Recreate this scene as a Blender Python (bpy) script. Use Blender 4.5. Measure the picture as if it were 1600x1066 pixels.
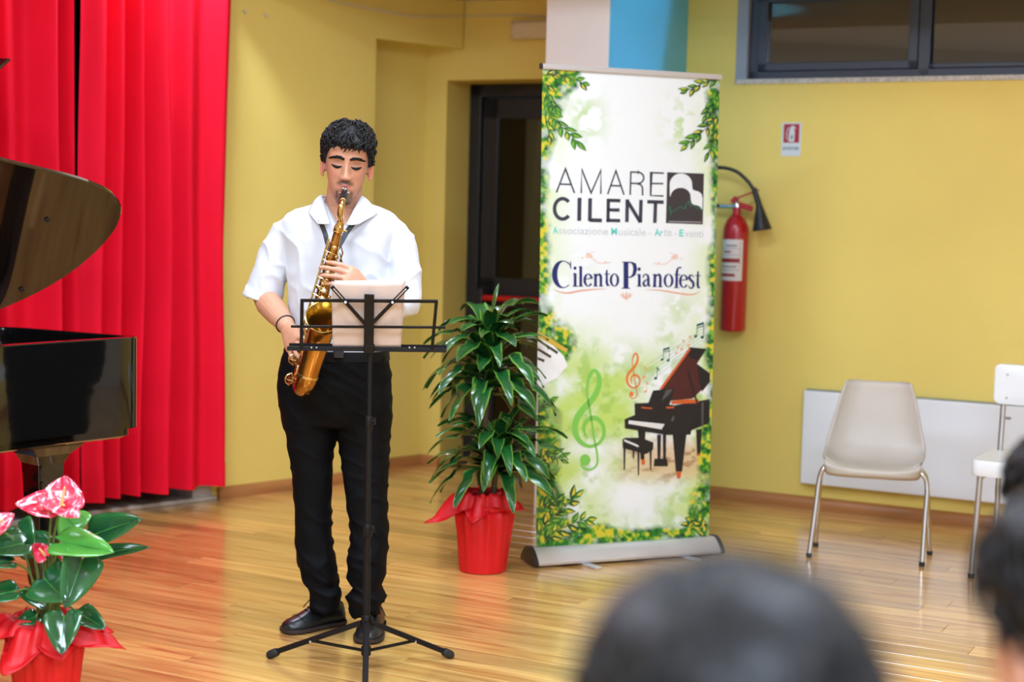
import bpy, bmesh, math, random
import numpy as np
from mathutils import Vector, Matrix, noise as mnoise

for _o in list(bpy.data.objects):
    bpy.data.objects.remove(_o, do_unlink=True)
scene = bpy.context.scene
COL = scene.collection
PI = math.pi
rnd = random.Random(7)

# ------------------------------------------------------------------ camera
FPX, PITCH, ROLL, CAMZ = 2444.0, math.radians(4.8), math.radians(1.4), 1.5
_f = np.array([0, math.cos(PITCH), -math.sin(PITCH)])
_r0 = np.array([1.0, 0, 0]); _u0 = np.cross(_r0, _f)
_r = math.cos(ROLL) * _r0 + math.sin(ROLL) * _u0
_u = -math.sin(ROLL) * _r0 + math.cos(ROLL) * _u0
_C = np.array([0, 0, CAMZ])
cam_data = bpy.data.cameras.new('camera')
cam_data.sensor_width = 36.0
cam_data.lens = FPX * 36.0 / 1600.0
cam_data.clip_start = 0.05
cam_data.dof.use_dof = True
cam_data.dof.focus_distance = 5.28
cam_data.dof.aperture_fstop = 2.0
cam = bpy.data.objects.new('camera', cam_data)
COL.objects.link(cam)
_m = Matrix(((_r[0], _u[0], -_f[0], 0), (_r[1], _u[1], -_f[1], 0), (_r[2], _u[2], -_f[2], CAMZ), (0, 0, 0, 1)))
cam.matrix_world = _m
scene.camera = cam

# ------------------------------------------------------------------ world, lights, exposure
w = bpy.data.worlds.new('world'); scene.world = w
w.use_nodes = True
w.node_tree.nodes['Background'].inputs[0].default_value = (0.55, 0.62, 0.75, 1)
w.node_tree.nodes['Background'].inputs[1].default_value = 0.02
scene.view_settings.view_transform = 'Standard'
scene.view_settings.look = 'None'
scene.view_settings.exposure = 0.0
scene.view_settings.gamma = 1.0
scene.view_settings.use_curve_mapping = False
scene.cycles.use_denoising = True
scene.cycles.max_bounces = 6
scene.cycles.adaptive_threshold = 0.03
scene.cycles.caustics_reflective = False
scene.cycles.caustics_refractive = False

LAMPS = [  # x, y, z, size_x, size_y, watts, colour
    (-1.50, 7.25, 3.30, 0.20, 0.20, 42, (0.66, 0.80, 1.0)),
    (1.30, 2.30, 3.34, 1.2, 0.60, 128, (0.66, 0.80, 1.0)),
    (-1.60, 2.60, 3.34, 1.2, 0.60, 125, (0.66, 0.80, 1.0)),
    (0.20, -0.80, 3.34, 1.8, 0.60, 330, (0.66, 0.80, 1.0)),
    (-3.20, 4.20, 3.34, 1.2, 0.60, 50, (0.66, 0.80, 1.0)),
    (-0.10, 4.70, 3.34, 1.2, 0.60, 78, (0.66, 0.80, 1.0)),  # fill light added to brighten the door wall and recess
]
for i, (x, y, z, sx, sy, wt, c) in enumerate(LAMPS):
    ld = bpy.data.lights.new('ceiling_light', 'AREA')
    ld.shape = 'RECTANGLE'; ld.size = sx; ld.size_y = sy; ld.energy = wt; ld.color = c
    lo = bpy.data.objects.new('ceiling_light', ld); lo.location = (x, y, z); COL.objects.link(lo)

# ------------------------------------------------------------------ measuring helpers
def at(x, y, Y):
    d = _f + _r * (x - 800) / FPX - _u * (y - 533) / FPX
    return _C + d * (Y / d[1])
def onz(x, y, z=0.0):
    d = _f + _r * (x - 800) / FPX - _u * (y - 533) / FPX
    return _C + d * ((z - CAMZ) / d[2])
def onplane(x, y, p, n):
    d = _f + _r * (x - 800) / FPX - _u * (y - 533) / FPX
    p = np.array(p, float); n = np.array(n, float)
    return _C + d * (np.dot(p - _C, n) / np.dot(d, n))
def ppm(Y):
    return FPX / (Y * 1.0)
_a = math.atan(0.515)
RD = np.array([math.cos(_a), -math.sin(_a), 0]); RN = np.array([math.sin(_a), math.cos(_a), 0]); R0 = 8.8 * RN[1]
_b = math.atan(0.95)
LD = np.array([math.cos(_b), math.sin(_b), 0]); LN = np.array([-math.sin(_b), math.cos(_b), 0]); L0 = 9.248 * LN[1]
Z3 = np.array([0, 0, 1.0])
def rw(s, off, z): return RD * s + RN * (R0 - off) + Z3 * z      # right wall: along, out into the room, up
def lw(s, off, z): return LD * s + LN * (L0 - off) + Z3 * z      # left wall
def rwpx(x, y, off=0):
    p = onplane(x, y, RN * (R0 - off), RN); return float(p @ RD), float(p[2])
def lwpx(x, y, off=0):
    p = onplane(x, y, LN * (L0 - off), LN); return float(p @ LD), float(p[2])
def nrm(v):
    v = np.array(v, float); return v / max(1e-9, np.linalg.norm(v))
def V(*a): return np.array(a, float)

# ------------------------------------------------------------------ materials
MATS = {}
def nodes_of(name):
    m = bpy.data.materials.new(name); m.use_nodes = True
    nt = m.node_tree
    return m, nt, nt.nodes['Principled BSDF']
def pmat(name, col, rough=0.5, metal=0.0, var=0.10, scale=6.0, bump=0.0, bscale=None, coat=0.0, coat_rough=0.05,
         sss=0.0, spec=0.5, stretch=(1, 1, 1), ior=1.5, sheen=0.0, trans=0.0, attr=None, rvar=0.0):
    if name in MATS: return MATS[name]
    m, nt, b = nodes_of(name)
    N = nt.nodes; L = nt.links
    tc = N.new('ShaderNodeTexCoord'); mp = N.new('ShaderNodeMapping'); mp.inputs['Scale'].default_value = stretch
    nz = N.new('ShaderNodeTexNoise'); nz.inputs['Scale'].default_value = scale; nz.inputs['Detail'].default_value = 5
    L.new(tc.outputs['Object'], mp.inputs['Vector']); L.new(mp.outputs[0], nz.inputs['Vector'])
    mr = N.new('ShaderNodeMapRange'); mr.inputs[1].default_value = 0.25; mr.inputs[2].default_value = 0.75
    mr.inputs[3].default_value = 1 - var; mr.inputs[4].default_value = 1 + var
    L.new(nz.outputs['Fac'], mr.inputs[0])
    mx = N.new('ShaderNodeVectorMath'); mx.operation = 'SCALE'
    if attr:
        at_ = N.new('ShaderNodeAttribute'); at_.attribute_name = attr
        L.new(at_.outputs['Color'], mx.inputs[0])
    else:
        mx.inputs[0].default_value = col[:3]
    L.new(mr.outputs[0], mx.inputs['Scale'])
    L.new(mx.outputs[0], b.inputs['Base Color'])
    b.inputs['Roughness'].default_value = rough; b.inputs['Metallic'].default_value = metal
    if rvar:
        m2 = N.new('ShaderNodeMapRange'); m2.inputs[3].default_value = max(0.02, rough - rvar); m2.inputs[4].default_value = rough + rvar
        L.new(nz.outputs['Fac'], m2.inputs[0]); L.new(m2.outputs[0], b.inputs['Roughness'])
    b.inputs['IOR'].default_value = ior
    b.inputs['Specular IOR Level'].default_value = spec
    if coat: b.inputs['Coat Weight'].default_value = coat; b.inputs['Coat Roughness'].default_value = coat_rough
    if sss:
        b.inputs['Subsurface Weight'].default_value = sss; b.inputs['Subsurface Radius'].default_value = (0.012, 0.005, 0.003)
        b.inputs['Subsurface Scale'].default_value = 1.0
    if sheen: b.inputs['Sheen Weight'].default_value = sheen; b.inputs['Sheen Roughness'].default_value = 0.5
    if trans:
        tb = N.new('ShaderNodeBsdfTranslucent'); ms = N.new('ShaderNodeMixShader'); ms.inputs[0].default_value = trans
        L.new(mx.outputs[0], tb.inputs['Color'])
        L.new(b.outputs[0], ms.inputs[1]); L.new(tb.outputs[0], ms.inputs[2])
        L.new(ms.outputs[0], N['Material Output'].inputs['Surface'])
    if bump:
        nb = N.new('ShaderNodeTexNoise'); nb.inputs['Scale'].default_value = bscale or scale * 4; nb.inputs['Detail'].default_value = 4
        L.new(mp.outputs[0], nb.inputs['Vector'])
        bp = N.new('ShaderNodeBump'); bp.inputs['Strength'].default_value = bump; bp.inputs['Distance'].default_value = 0.01
        L.new(nb.outputs['Fac'], bp.inputs['Height']); L.new(bp.outputs[0], b.inputs['Normal'])
    MATS[name] = m
    return m
def srgb(r, g, b):
    f = lambda c: (c / 255 / 12.92) if c / 255 <= 0.04045 else ((c / 255 + 0.055) / 1.055) ** 2.4
    return (f(r), f(g), f(b))

# ------------------------------------------------------------------ mesh helpers
ROOT = {}
class MB:
    def __init__(s): s.v = []; s.f = []
    def add(s, vs, fs):
        o = len(s.v); s.v.extend([tuple(map(float, p)) for p in vs]); s.f.extend([tuple(i + o for i in f) for f in fs]); return s
    def box(s, c, ax, h):              # centre, three unit axes, three half sizes
        c = np.array(c, float); ax = [np.array(a, float) for a in ax]
        vs = []
        for k in (-1, 1):
            for j in (-1, 1):
                for i in (-1, 1):
                    vs.append(c + ax[0] * h[0] * i + ax[1] * h[1] * j + ax[2] * h[2] * k)
        return s.add(vs, [(0, 2, 3, 1), (4, 5, 7, 6), (0, 1, 5, 4), (2, 6, 7, 3), (0, 4, 6, 2), (1, 3, 7, 5)])
    def abox(s, a, b):
        a = np.minimum(a, b) if False else np.array(a, float); b = np.array(b, float)
        return s.box((a + b) / 2, np.eye(3), np.abs(b - a) / 2)
    def bar(s, a, b, wd, th, up=(0, 0, 1)):
        a = np.array(a, float); b = np.array(b, float); d = nrm(b - a); sd = nrm(np.cross(d, up)); u = np.cross(sd, d)
        return s.box((a + b) / 2, (d, sd, u), (np.linalg.norm(b - a) / 2, wd / 2, th / 2))
    def rings(s, rings, closed=True, cap=True):
        n = len(rings[0]); o = len(s.v)
        for r in rings: s.v.extend([tuple(map(float, p)) for p in r])
        for i in range(len(rings) - 1):
            for j in range(n if closed else n - 1):
                a = o + i * n + j; b = o + i * n + (j + 1) % n
                s.f.append((a, b, b + n, a + n))
        if cap and closed:
            for k, flip in ((0, True), (len(rings) - 1, False)):
                c = np.mean(np.array(rings[k], float), axis=0); s.v.append(tuple(c)); ci = len(s.v) - 1
                for j in range(n):
                    a = o + k * n + j; b = o + k * n + (j + 1) % n
                    s.f.append((b, a, ci) if flip else (a, b, ci))
        return s
    def tube(s, path, rad, n=10, rnd_caps=False, flat=1.0, up=None, cap=True):
        P = [np.array(p, float) for p in path]
        if not hasattr(rad, '__len__'): rad = [rad] * len(P)
        rad = list(rad)
        if rnd_caps:
            d0 = nrm(P[0] - P[1]); d1 = nrm(P[-1] - P[-2])
            pre = [(P[0] + d0 * rad[0] * math.sin(a), rad[0] * math.cos(a)) for a in (1.35, 1.0, 0.5)]
            post = [(P[-1] + d1 * rad[-1] * math.sin(a), rad[-1] * math.cos(a)) for a in (0.5, 1.0, 1.35)]
            P = [p for p, _ in pre] + P + [p for p, _ in post]; rad = [r for _, r in pre] + rad + [r for _, r in post]
        T = []
        for i in range(len(P)):
            T.append(nrm(P[min(i + 1, len(P) - 1)] - P[max(i - 1, 0)]))
        u = np.array(up, float) if up is not None else (V(0, 0, 1) if abs(T[0][2]) < 0.9 else V(1, 0, 0))
        u = nrm(u - T[0] * np.dot(u, T[0]))
        R = []
        for i, p in enumerate(P):
            if i: u = nrm(u - T[i] * np.dot(u, T[i]))
            b = np.cross(T[i], u)
            R.append([p + (u * math.cos(2 * PI * k / n) * flat + b * math.sin(2 * PI * k / n)) * rad[i] for k in range(n)])
        return s.rings(R, cap=cap)
    def lathe(s, base, axis, prof, n=24, cap=True, ref=None):   # prof: (distance along axis, radius)
        base = np.array(base, float); ax = nrm(axis)
        u = np.array(ref, float) if ref is not None else (V(1, 0, 0) if abs(ax[0]) < 0.9 else V(0, 1, 0))
        u = nrm(u - ax * np.dot(u, ax)); b = np.cross(ax, u)
        return s.rings([[base + ax * h + (u * math.cos(2 * PI * k / n) + b * math.sin(2 * PI * k / n)) * r for k in range(n)] for h, r in prof], cap=cap)
    def disc(s, c, nrmv, r, th, n=14): 
        return s.lathe(np.array(c) - nrm(nrmv) * th / 2, nrmv, [(0, r * 0.92), (th * 0.2, r), (th * 0.8, r), (th, r * 0.92)], n)
    def ellipsoid(s, c, ax, h, n=16, m=10):
        c = np.array(c, float); R = []
        for i in range(1, m):
            t = PI * i / m
            R.append([c + np.array(ax[0]) * h[0] * math.sin(t) * math.cos(2 * PI * k / n) + np.array(ax[1]) * h[1] * math.sin(t) * math.sin(2 * PI * k / n) - np.array(ax[2]) * h[2] * math.cos(t) for k in range(n)])
        return s.rings(R)
    def prism(s, outline, ext):        # outline: 3D points in a plane, ext: extrusion vector
        n = len(outline); A = [np.array(p, float) for p in outline]; e = np.array(ext, float)
        fs = [tuple(range(n))[::-1], tuple(range(n, 2 * n))] + [(i, (i + 1) % n, (i + 1) % n + n, i + n) for i in range(n)]
        return s.add(A + [p + e for p in A], fs)
    def grid(s, fn, nu, nv, closeu=False):
        P = [[fn(i / (nu if closeu else nu - 1), j / (nv - 1)) for i in range(nu)] for j in range(nv)]
        return s.rings(P, closed=closeu, cap=False)
    def build(s, name, mat, parent=None, smooth=True, colors=None, bevel=0.0, solid=0.0, sub=0, ang=40, attr='Col'):
        me = bpy.data.meshes.new(name)
        vs = np.array(s.v, float)
        loc = ROOT.get(parent.name) if parent is not None else None
        if loc is None: loc = np.zeros(3)
        if len(vs): vs = vs - loc
        me.from_pydata([tuple(p) for p in vs], [], s.f)
        if colors is not None:
            ca = me.color_attributes.new(attr, 'FLOAT_COLOR', 'POINT')
            cc = np.ones((len(vs), 4), np.float32); cc[:, :3] = np.array(colors, np.float32).reshape(-1, 3)
            ca.data.foreach_set('color', cc.ravel())
        bm = bmesh.new(); bm.from_mesh(me); bmesh.ops.recalc_face_normals(bm, faces=bm.faces); bm.to_mesh(me); bm.free()
        if smooth:
            me.polygons.foreach_set('use_smooth', [True] * len(me.polygons))
            try: me.set_sharp_from_angle(angle=math.radians(ang))
            except Exception: pass
        me.materials.append(mat)
        o = bpy.data.objects.new(name, me); COL.objects.link(o)
        if parent is not None: o.parent = parent; ROOT[o.name] = loc
        if bevel:
            md = o.modifiers.new('bevel', 'BEVEL'); md.width = bevel; md.segments = 2; md.limit_method = 'ANGLE'; md.angle_limit = math.radians(35)
        if solid:
            md = o.modifiers.new('solid', 'SOLIDIFY'); md.thickness = solid; md.offset = 0
        if sub:
            md = o.modifiers.new('sub', 'SUBSURF'); md.levels = sub; md.render_levels = sub
        return o
def thing(name, label, cat, loc, group=None):
    o = bpy.data.objects.new(name, None); COL.objects.link(o)
    o.location = tuple(map(float, loc)); o.empty_display_size = 0.1
    ROOT[o.name] = np.array(loc, float)
    return tag(o, label, cat, group)
def tag(o, label, cat, group=None):
    o['label'] = label; o['category'] = cat
    if group: o['group'] = group
    return o
def struct(o, kind='structure'):
    o['kind'] = kind; return o
def remesh(mb, voxel, smooth=2, fac=0.5):
    me = bpy.data.meshes.new('tmp'); me.from_pydata(mb.v, [], mb.f)
    bm = bmesh.new(); bm.from_mesh(me); bmesh.ops.recalc_face_normals(bm, faces=bm.faces); bm.to_mesh(me); bm.free()
    o = bpy.data.objects.new('tmp', me); COL.objects.link(o)
    md = o.modifiers.new('r', 'REMESH'); md.mode = 'VOXEL'; md.voxel_size = voxel
    if smooth:
        m2 = o.modifiers.new('s', 'SMOOTH'); m2.iterations = smooth; m2.factor = fac
    dg = bpy.context.evaluated_depsgraph_get(); ev = o.evaluated_get(dg); em = ev.to_mesh()
    nv = len(em.vertices); co = np.empty(nv * 3, np.float32); em.vertices.foreach_get('co', co)
    no = np.empty(nv * 3, np.float32); em.vertices.foreach_get('normal', no)
    out = MB(); out.v = [tuple(p) for p in co.reshape(-1, 3).astype(float)]; out.f = [tuple(p.vertices) for p in em.polygons]
    out.n = no.reshape(-1, 3).astype(float)
    ev.to_mesh_clear(); bpy.data.objects.remove(o, do_unlink=True); bpy.data.meshes.remove(me)
    return out
def spline(pts, n=8):
    P = [np.array(p, float) for p in pts]; out = []
    for i in range(len(P) - 1):
        p0 = P[max(i - 1, 0)]; p1 = P[i]; p2 = P[i + 1]; p3 = P[min(i + 2, len(P) - 1)]
        for k in range(n):
            t = k / n
            out.append(0.5 * ((2 * p1) + (-p0 + p2) * t + (2 * p0 - 5 * p1 + 4 * p2 - p3) * t * t + (-p0 + 3 * p1 - 3 * p2 + p3) * t ** 3))
    out.append(P[-1]); return out
def lerp(a, b, t): return a + (b - a) * t
def interp(x, xs, ys): return float(np.interp(x, xs, ys))
def sstep(a, b, x):
    t = np.clip((np.asarray(x, float) - a) / (b - a), 0, 1); return t * t * (3 - 2 * t)
# ================================================================== THE SETTING
YEL = srgb(238, 215, 116)
m_wall = pmat('yellow_plaster', YEL, 0.62, var=0.045, scale=1.6, bump=0.06, bscale=60)
m_soffit = pmat('beige_plaster', srgb(226, 214, 190), 0.8, var=0.04, scale=2)
m_cream = pmat('cream_plaster', srgb(226, 222, 216), 0.8, var=0.03, scale=2)
m_white = pmat('cool_white_plaster', srgb(222, 226, 232), 0.85, var=0.03)
m_ceil = pmat('white_ceiling', srgb(228, 230, 232), 0.85, var=0.03)
m_skirt = pmat('brown_wood_moulding', srgb(176, 118, 66), 0.4, var=0.18, scale=3, stretch=(1, 1, 6))
m_dark = pmat('dark_stage_void', (0.02, 0.017, 0.015), 0.9)
m_grey = pmat('grey_stone', srgb(190, 188, 184), 0.5, var=0.1, scale=25)

def rbox(mb, s0, s1, o0, o1, z0, z1):
    return mb.box(rw((s0 + s1) / 2, (o0 + o1) / 2, (z0 + z1) / 2), (RD, RN, Z3), (abs(s1 - s0) / 2, abs(o1 - o0) / 2, abs(z1 - z0) / 2))
def lbox(mb, s0, s1, o0, o1, z0, z1):
    return mb.box(lw((s0 + s1) / 2, (o0 + o1) / 2, (z0 + z1) / 2), (LD, LN, Z3), (abs(s1 - s0) / 2, abs(o1 - o0) / 2, abs(z1 - z0) / 2))

CEIL = 3.4
DS0, DS1, DZ = -4.485, -3.50, 2.225          # door opening
WS0, WS1, WZ0, WZ1 = -2.76, 0.60, 2.19, 2.655  # window opening
SOFF = 1.62
T = 0.34
mb = MB()
rbox(mb, -5.3, DS0, 0, -T, 0, CEIL)
rbox(mb, DS0, DS1, 0, -T, DZ, CEIL)
rbox(mb, DS1, WS0, 0, -T, 0, CEIL)
rbox(mb, WS0, WS1, 0, -T, 0, WZ0)
rbox(mb, WS0, WS1, 0, -T, WZ1, CEIL)
rbox(mb, WS1, 2.7, 0, -T, 0, CEIL)
struct(mb.build('wall_right', m_wall, smooth=False))
# left wall: stage opening, short full piece, beam above a shallow recess
SO0, SO1 = 0.9, 4.30
BS = 5.3085
mb = MB()
lbox(mb, SO1, BS, 0, -0.22, 0, CEIL)
lbox(mb, BS - 0.002, 5.93, 0, -0.50, 2.40, CEIL)
lbox(mb, BS - 0.15, 6.35, -0.232, -0.40, 0, 2.45)
lbox(mb, SO0, SO1, 0, -0.22, 3.12, CEIL)
lbox(mb, -2.4, SO0, 0, -0.22, 0, CEIL)
struct(mb.build('wall_left', m_wall, smooth=False))
# stage void behind the curtains
mb = MB()
lbox(mb, SO0 - 0.3, SO1 + 0.3, -2.0, -2.1, 0, CEIL)
lbox(mb, SO0 - 0.3, SO0 - 0.2, -0.22, -2.0, 0, CEIL)
lbox(mb, SO1 + 0.2, SO1 + 0.3, -0.22, -2.0, 0, CEIL)
lbox(mb, SO0 - 0.3, SO1 + 0.3, -0.22, -2.1, CEIL - 0.05, CEIL)
struct(mb.build('wall_stage', m_dark, smooth=False))
mb = MB()
lbox(mb, SO1 - 0.115, SO1 - 0.004, 0.006, -0.21, 0, 3.1)
struct(mb.build('trim_1', m_grey, smooth=False, bevel=0.004))
mb = MB()
lbox(mb, SO0, SO1 + 0.02, 0.02, -0.30, 0.0, 0.022)
struct(mb.build('trim_2', pmat('pale_marble_sill', srgb(196, 186, 172), 0.3, var=0.12, scale=14), smooth=False, bevel=0.004))
# pier
PIO = 1.00
PS0, PS1 = -3.372, -3.040
mb = MB(); rbox(mb, PS0, PS1, PIO, -0.02, 0, CEIL)
struct(mb.build('wall_pier', m_cream, smooth=False, bevel=0.006))
mb = MB(); rbox(mb, PS1 - 0.002, PS1 + 0.006, PIO - 0.004, 0.0, 0, CEIL)
struct(mb.build('trim_3', pmat('sky_blue_paint', srgb(104, 190, 226), 0.5, var=0.03, scale=2), smooth=False))
# soffit along the right wall, main ceiling
mb = MB(); rbox(mb, -5.6, 2.7, SOFF, 0.0, 2.665, CEIL)
SOF = mb
struct(mb.build('ceiling_soffit', m_soffit, smooth=False))
A_ = lw(5.93, 0, 0); B_ = rw(2.6, 0, 0); E_ = lw(-2.2, 0, 0); C_ = V(2.6, -3.0, 0); D_ = V(-3.2, -3.0, 0)
poly = [A_, B_, C_, D_, E_]
mb = MB(); mb.prism([p * V(1.06, 1.06, 1) + Z3 * CEIL for p in poly], (0, 0, 0.08))
struct(mb.build('ceiling', m_ceil, smooth=False))
for nm, p, q in (('wall_side', B_, C_), ('wall_rear', C_, D_), ('wall_far_left', D_, E_)):
    mb = MB(); d = nrm(q - p); nn = np.cross(d, Z3)
    c = (p + q) / 2 + V(0, 0, CEIL / 2)
    if np.dot(nn, c) < 0: nn = -nn
    mb.box(c + nn * 0.06, (d, nn, Z3), (np.linalg.norm(q - p) / 2 + 0.1, 0.06, CEIL / 2))
    struct(mb.build(nm, m_white, smooth=False))
# skirting
def skirt(name, pts, out):
    mb = MB(); prof = [(0, 0), (0.026, 0), (0.028, 0.030), (0.018, 0.052), (0.006, 0.060), (0, 0.060)]
    mb.rings([[p + out * a + Z3 * b for a, b in prof] for p in pts])
    struct(mb.build(name, m_skirt))
skirt('baseboard_left', [lw(SO1 + 0.03, 0, 0), lw(BS + 0.0, 0, 0)], -LN)
skirt('baseboard_recess', [lw(BS, -0.232, 0), lw(6.20, -0.232, 0)], -LN)
skirt('baseboard_door', [rw(-4.66, 0, 0), rw(DS0, 0, 0)], -RN)
skirt('baseboard_right', [rw(PS1, 0, 0), rw(2.6, 0, 0)], -RN)

# ---- floor of individual boards
m_floor = bpy.data.materials.new('varnished_wood_boards'); m_floor.use_nodes = True
nt = m_floor.node_tree; N = nt.nodes; L = nt.links; b = N['Principled BSDF']
tc = N.new('ShaderNodeTexCoord'); oi = N.new('ShaderNodeObjectInfo'); ge = N.new('ShaderNodeNewGeometry')
ad = N.new('ShaderNodeMath'); ad.operation = 'ADD'; fr = N.new('ShaderNodeMath'); fr.operation = 'FRACT'
L.new(oi.outputs['Random'], ad.inputs[0]); L.new(ge.outputs['Random Per Island'], ad.inputs[1]); L.new(ad.outputs[0], fr.inputs[0])
cx = N.new('ShaderNodeCombineXYZ'); ml = N.new('ShaderNodeMath'); ml.operation = 'MULTIPLY'; ml.inputs[1].default_value = 37.0
L.new(fr.outputs[0], ml.inputs[0]); L.new(ml.outputs[0], cx.inputs[0]); L.new(ml.outputs[0], cx.inputs[2])
vr = N.new('ShaderNodeVectorMath'); vr.operation = 'ADD'; L.new(tc.outputs['Object'], vr.inputs[0]); L.new(cx.outputs[0], vr.inputs[1])
mp = N.new('ShaderNodeMapping'); mp.inputs['Scale'].default_value = (1.2, 16, 1); L.new(vr.outputs[0], mp.inputs[0])
nz = N.new('ShaderNodeTexNoise'); nz.inputs['Scale'].default_value = 1.7; nz.inputs['Detail'].default_value = 6; nz.inputs['Distortion'].default_value = 0.6
L.new(mp.outputs[0], nz.inputs['Vector'])
cr = N.new('ShaderNodeValToRGB'); e = cr.color_ramp.elements
e[0].position = 0.28; e[0].color = (*srgb(172, 110, 54), 1); e[1].position = 0.72; e[1].color = (*srgb(234, 190, 116), 1)
x_ = cr.color_ramp.elements.new(0.5); x_.color = (*srgb(218, 166, 92), 1)
L.new(nz.outputs['Fac'], cr.inputs[0])
mr = N.new('ShaderNodeMapRange'); mr.inputs[3].default_value = 0.72; mr.inputs[4].default_value = 1.16; L.new(fr.outputs[0], mr.inputs[0])
sc_ = N.new('ShaderNodeVectorMath'); sc_.operation = 'SCALE'; L.new(cr.outputs[0], sc_.inputs[0]); L.new(mr.outputs[0], sc_.inputs['Scale'])
L.new(sc_.outputs[0], b.inputs['Base Color'])
b.inputs['Roughness'].default_value = 0.32
b.inputs['Coat Weight'].default_value = 1.0; b.inputs['Coat IOR'].default_value = 1.7
nr = N.new('ShaderNodeTexNoise'); nr.inputs['Scale'].default_value = 3.0; L.new(tc.outputs['Object'], nr.inputs['Vector'])
m2 = N.new('ShaderNodeMapRange'); m2.inputs[3].default_value = 0.10; m2.inputs[4].default_value = 0.20
L.new(nr.outputs['Fac'], m2.inputs[0]); L.new(m2.outputs[0], b.inputs['Coat Roughness'])

mb = MB(); mb.prism([p * V(1.05, 1.05, 1) - Z3 * 0.05 for p in poly], (0, 0, 0.038))
mb.prism([lw(SO0 - .3, 0.0, -0.05), lw(SO1 + .3, 0.0, -0.05), lw(SO1 + .3, -2.1, -0.05), lw(SO0 - .3, -2.1, -0.05)], (0, 0, 0.04))
mb.prism([lw(5.0, 0.2, -0.05), lw(6.5, 0.2, -0.05), lw(6.5, -.6, -0.05), lw(5.0, -.6, -0.05)], (0, 0, 0.045))
floor = struct(mb.build('floor', pmat('dark_joint', srgb(90, 58, 30), 0.8), smooth=False))
BW = 0.125
def board_mesh(l):
    mb = MB(); g = 0.0006; c = 0.0012
    x, y = l / 2 - g, BW / 2 - g
    lo = [(-x, -y, -0.012), (x, -y, -0.012), (x, y, -0.012), (-x, y, -0.012)]
    mi = [(-x, -y, -c), (x, -y, -c), (x, y, -c), (-x, y, -c)]
    hi = [(-x + c, -y + c, 0), (x - c, -y + c, 0), (x - c, y - c, 0), (-x + c, y - c, 0)]
    mb.rings([lo, mi, hi], cap=False); mb.f.append((8, 9, 10, 11))
    return mb
BL = [0.9, 1.1, 1.3, 1.5]
bmesh_cache = {}
pl = [(float(p[0]) * 1.03, float(p[1]) * 1.03) for p in poly]
def inside(x, y):
    c = False; n = len(pl)
    for i in range(n):
        (x1, y1), (x2, y2) = pl[i], pl[(i + 1) % n]
        if (y1 > y) != (y2 > y) and x < (x2 - x1) * (y - y1) / (y2 - y1) + x1: c = not c
    return c
boards = []
r_ = random.Random(3)
row = 0
o_ = -0.02
while o_ < 12.5:
    s = -8.5 + r_.random() * 1.2
    while s < 3.2:
        l = r_.choice(BL); c = rw(s + l / 2, o_ + BW / 2, 0)
        if inside(c[0], c[1]) or inside(*(c + RD * l / 2)[:2]) or inside(*(c - RD * l / 2)[:2]):
            boards.append((c, l))
        s += l
    o_ += BW
def seen(c):
    v = c - _C; z = v @ _f
    if z < 0.5: return 9e9
    x = 800 + FPX * (v @ _r) / z; y = 533 - FPX * (v @ _u) / z
    if -150 < x < 1750 and y < 1180: return z
    return 1e6 + np.linalg.norm(v)
boards.sort(key=lambda t: seen(t[0]))
rest = MB()
ca, sa = RD[0], RD[1]
for i, (c, l) in enumerate(boards):
    if i < 260:
        if l not in bmesh_cache:
            o = board_mesh(l).build('floor_board', m_floor, smooth=False); bmesh_cache[l] = o.data
        else:
            o = bpy.data.objects.new('floor_board', bmesh_cache[l]); COL.objects.link(o)
        o.parent = floor; o.location = tuple(c); o.rotation_euler = (0, 0, -_a)
    else:
        m_ = board_mesh(l)
        rest.add([(c[0] + x * ca - y * sa, c[1] + x * sa + y * ca, z) for x, y, z in m_.v], m_.f)
ro = rest.build('floor_boards_beyond', m_floor, floor, smooth=False)
ro['kind'] = 'stuff'

# ---- door
m_alu = pmat('dark_anodised_aluminium', srgb(46, 46, 50), 0.35, metal=0.3, var=0.06)
m_dglass = pmat('dark_glass', (0.006, 0.006, 0.005), 0.03, var=0.02, ior=1.6)
mb = MB()
F0 = -0.27; F1 = -0.33
for a0, a1, z0, z1 in ((DS0, DS0 + 0.075, 0, DZ), (DS1 - 0.075, DS1, 0, DZ), (DS0, DS1, DZ - 0.075, DZ)):
    rbox(mb, a0, a1, F0, F1, z0, z1)
door = struct(mb.build('door_1', m_alu, smooth=False, bevel=0.004))
mb = MB(); q0, q1 = DS0 + 0.085, DS1 - 0.085
for a0, a1, z0, z1 in ((q0, q0 + 0.10, 0.01, DZ - 0.085), (q1 - 0.10, q1, 0.01, DZ - 0.085), (q0, q1, DZ - 0.20, DZ - 0.085), (q0, q1, 0.01, 0.16), (q0, q1, 0.93, 1.10)):
    rbox(mb, a0, a1, F0 - 0.012, F1, z0, z1)
mb.build('door_leaf', m_alu, door, smooth=False, bevel=0.004)
for z0, z1 in ((0.16, 0.93), (1.10, DZ - 0.20)):
    mb = MB(); rbox(mb, q0 + 0.10, q1 - 0.10, F0 - 0.03, F0 - 0.042, z0, z1); mb.build('glass_pane', m_dglass, door, smooth=False)
mb = MB(); mb.tube([rw(q0 + 0.04, F0 + 0.07, 0.985), rw(q1 - 0.04, F0 + 0.07, 0.985)], 0.017, 12)
pb = mb.build('push_bar', pmat('red_push_bar', srgb(190, 24, 24), 0.35, var=0.04), door)
for ss in (q0 + 0.045, q1 - 0.045):
    mb = MB(); rbox(mb, ss - 0.03, ss + 0.03, F0 + 0.09, F0 - 0.012, 0.93, 1.04); mb.build('push_bar_bracket', m_alu, door, smooth=False, bevel=0.008)

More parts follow.
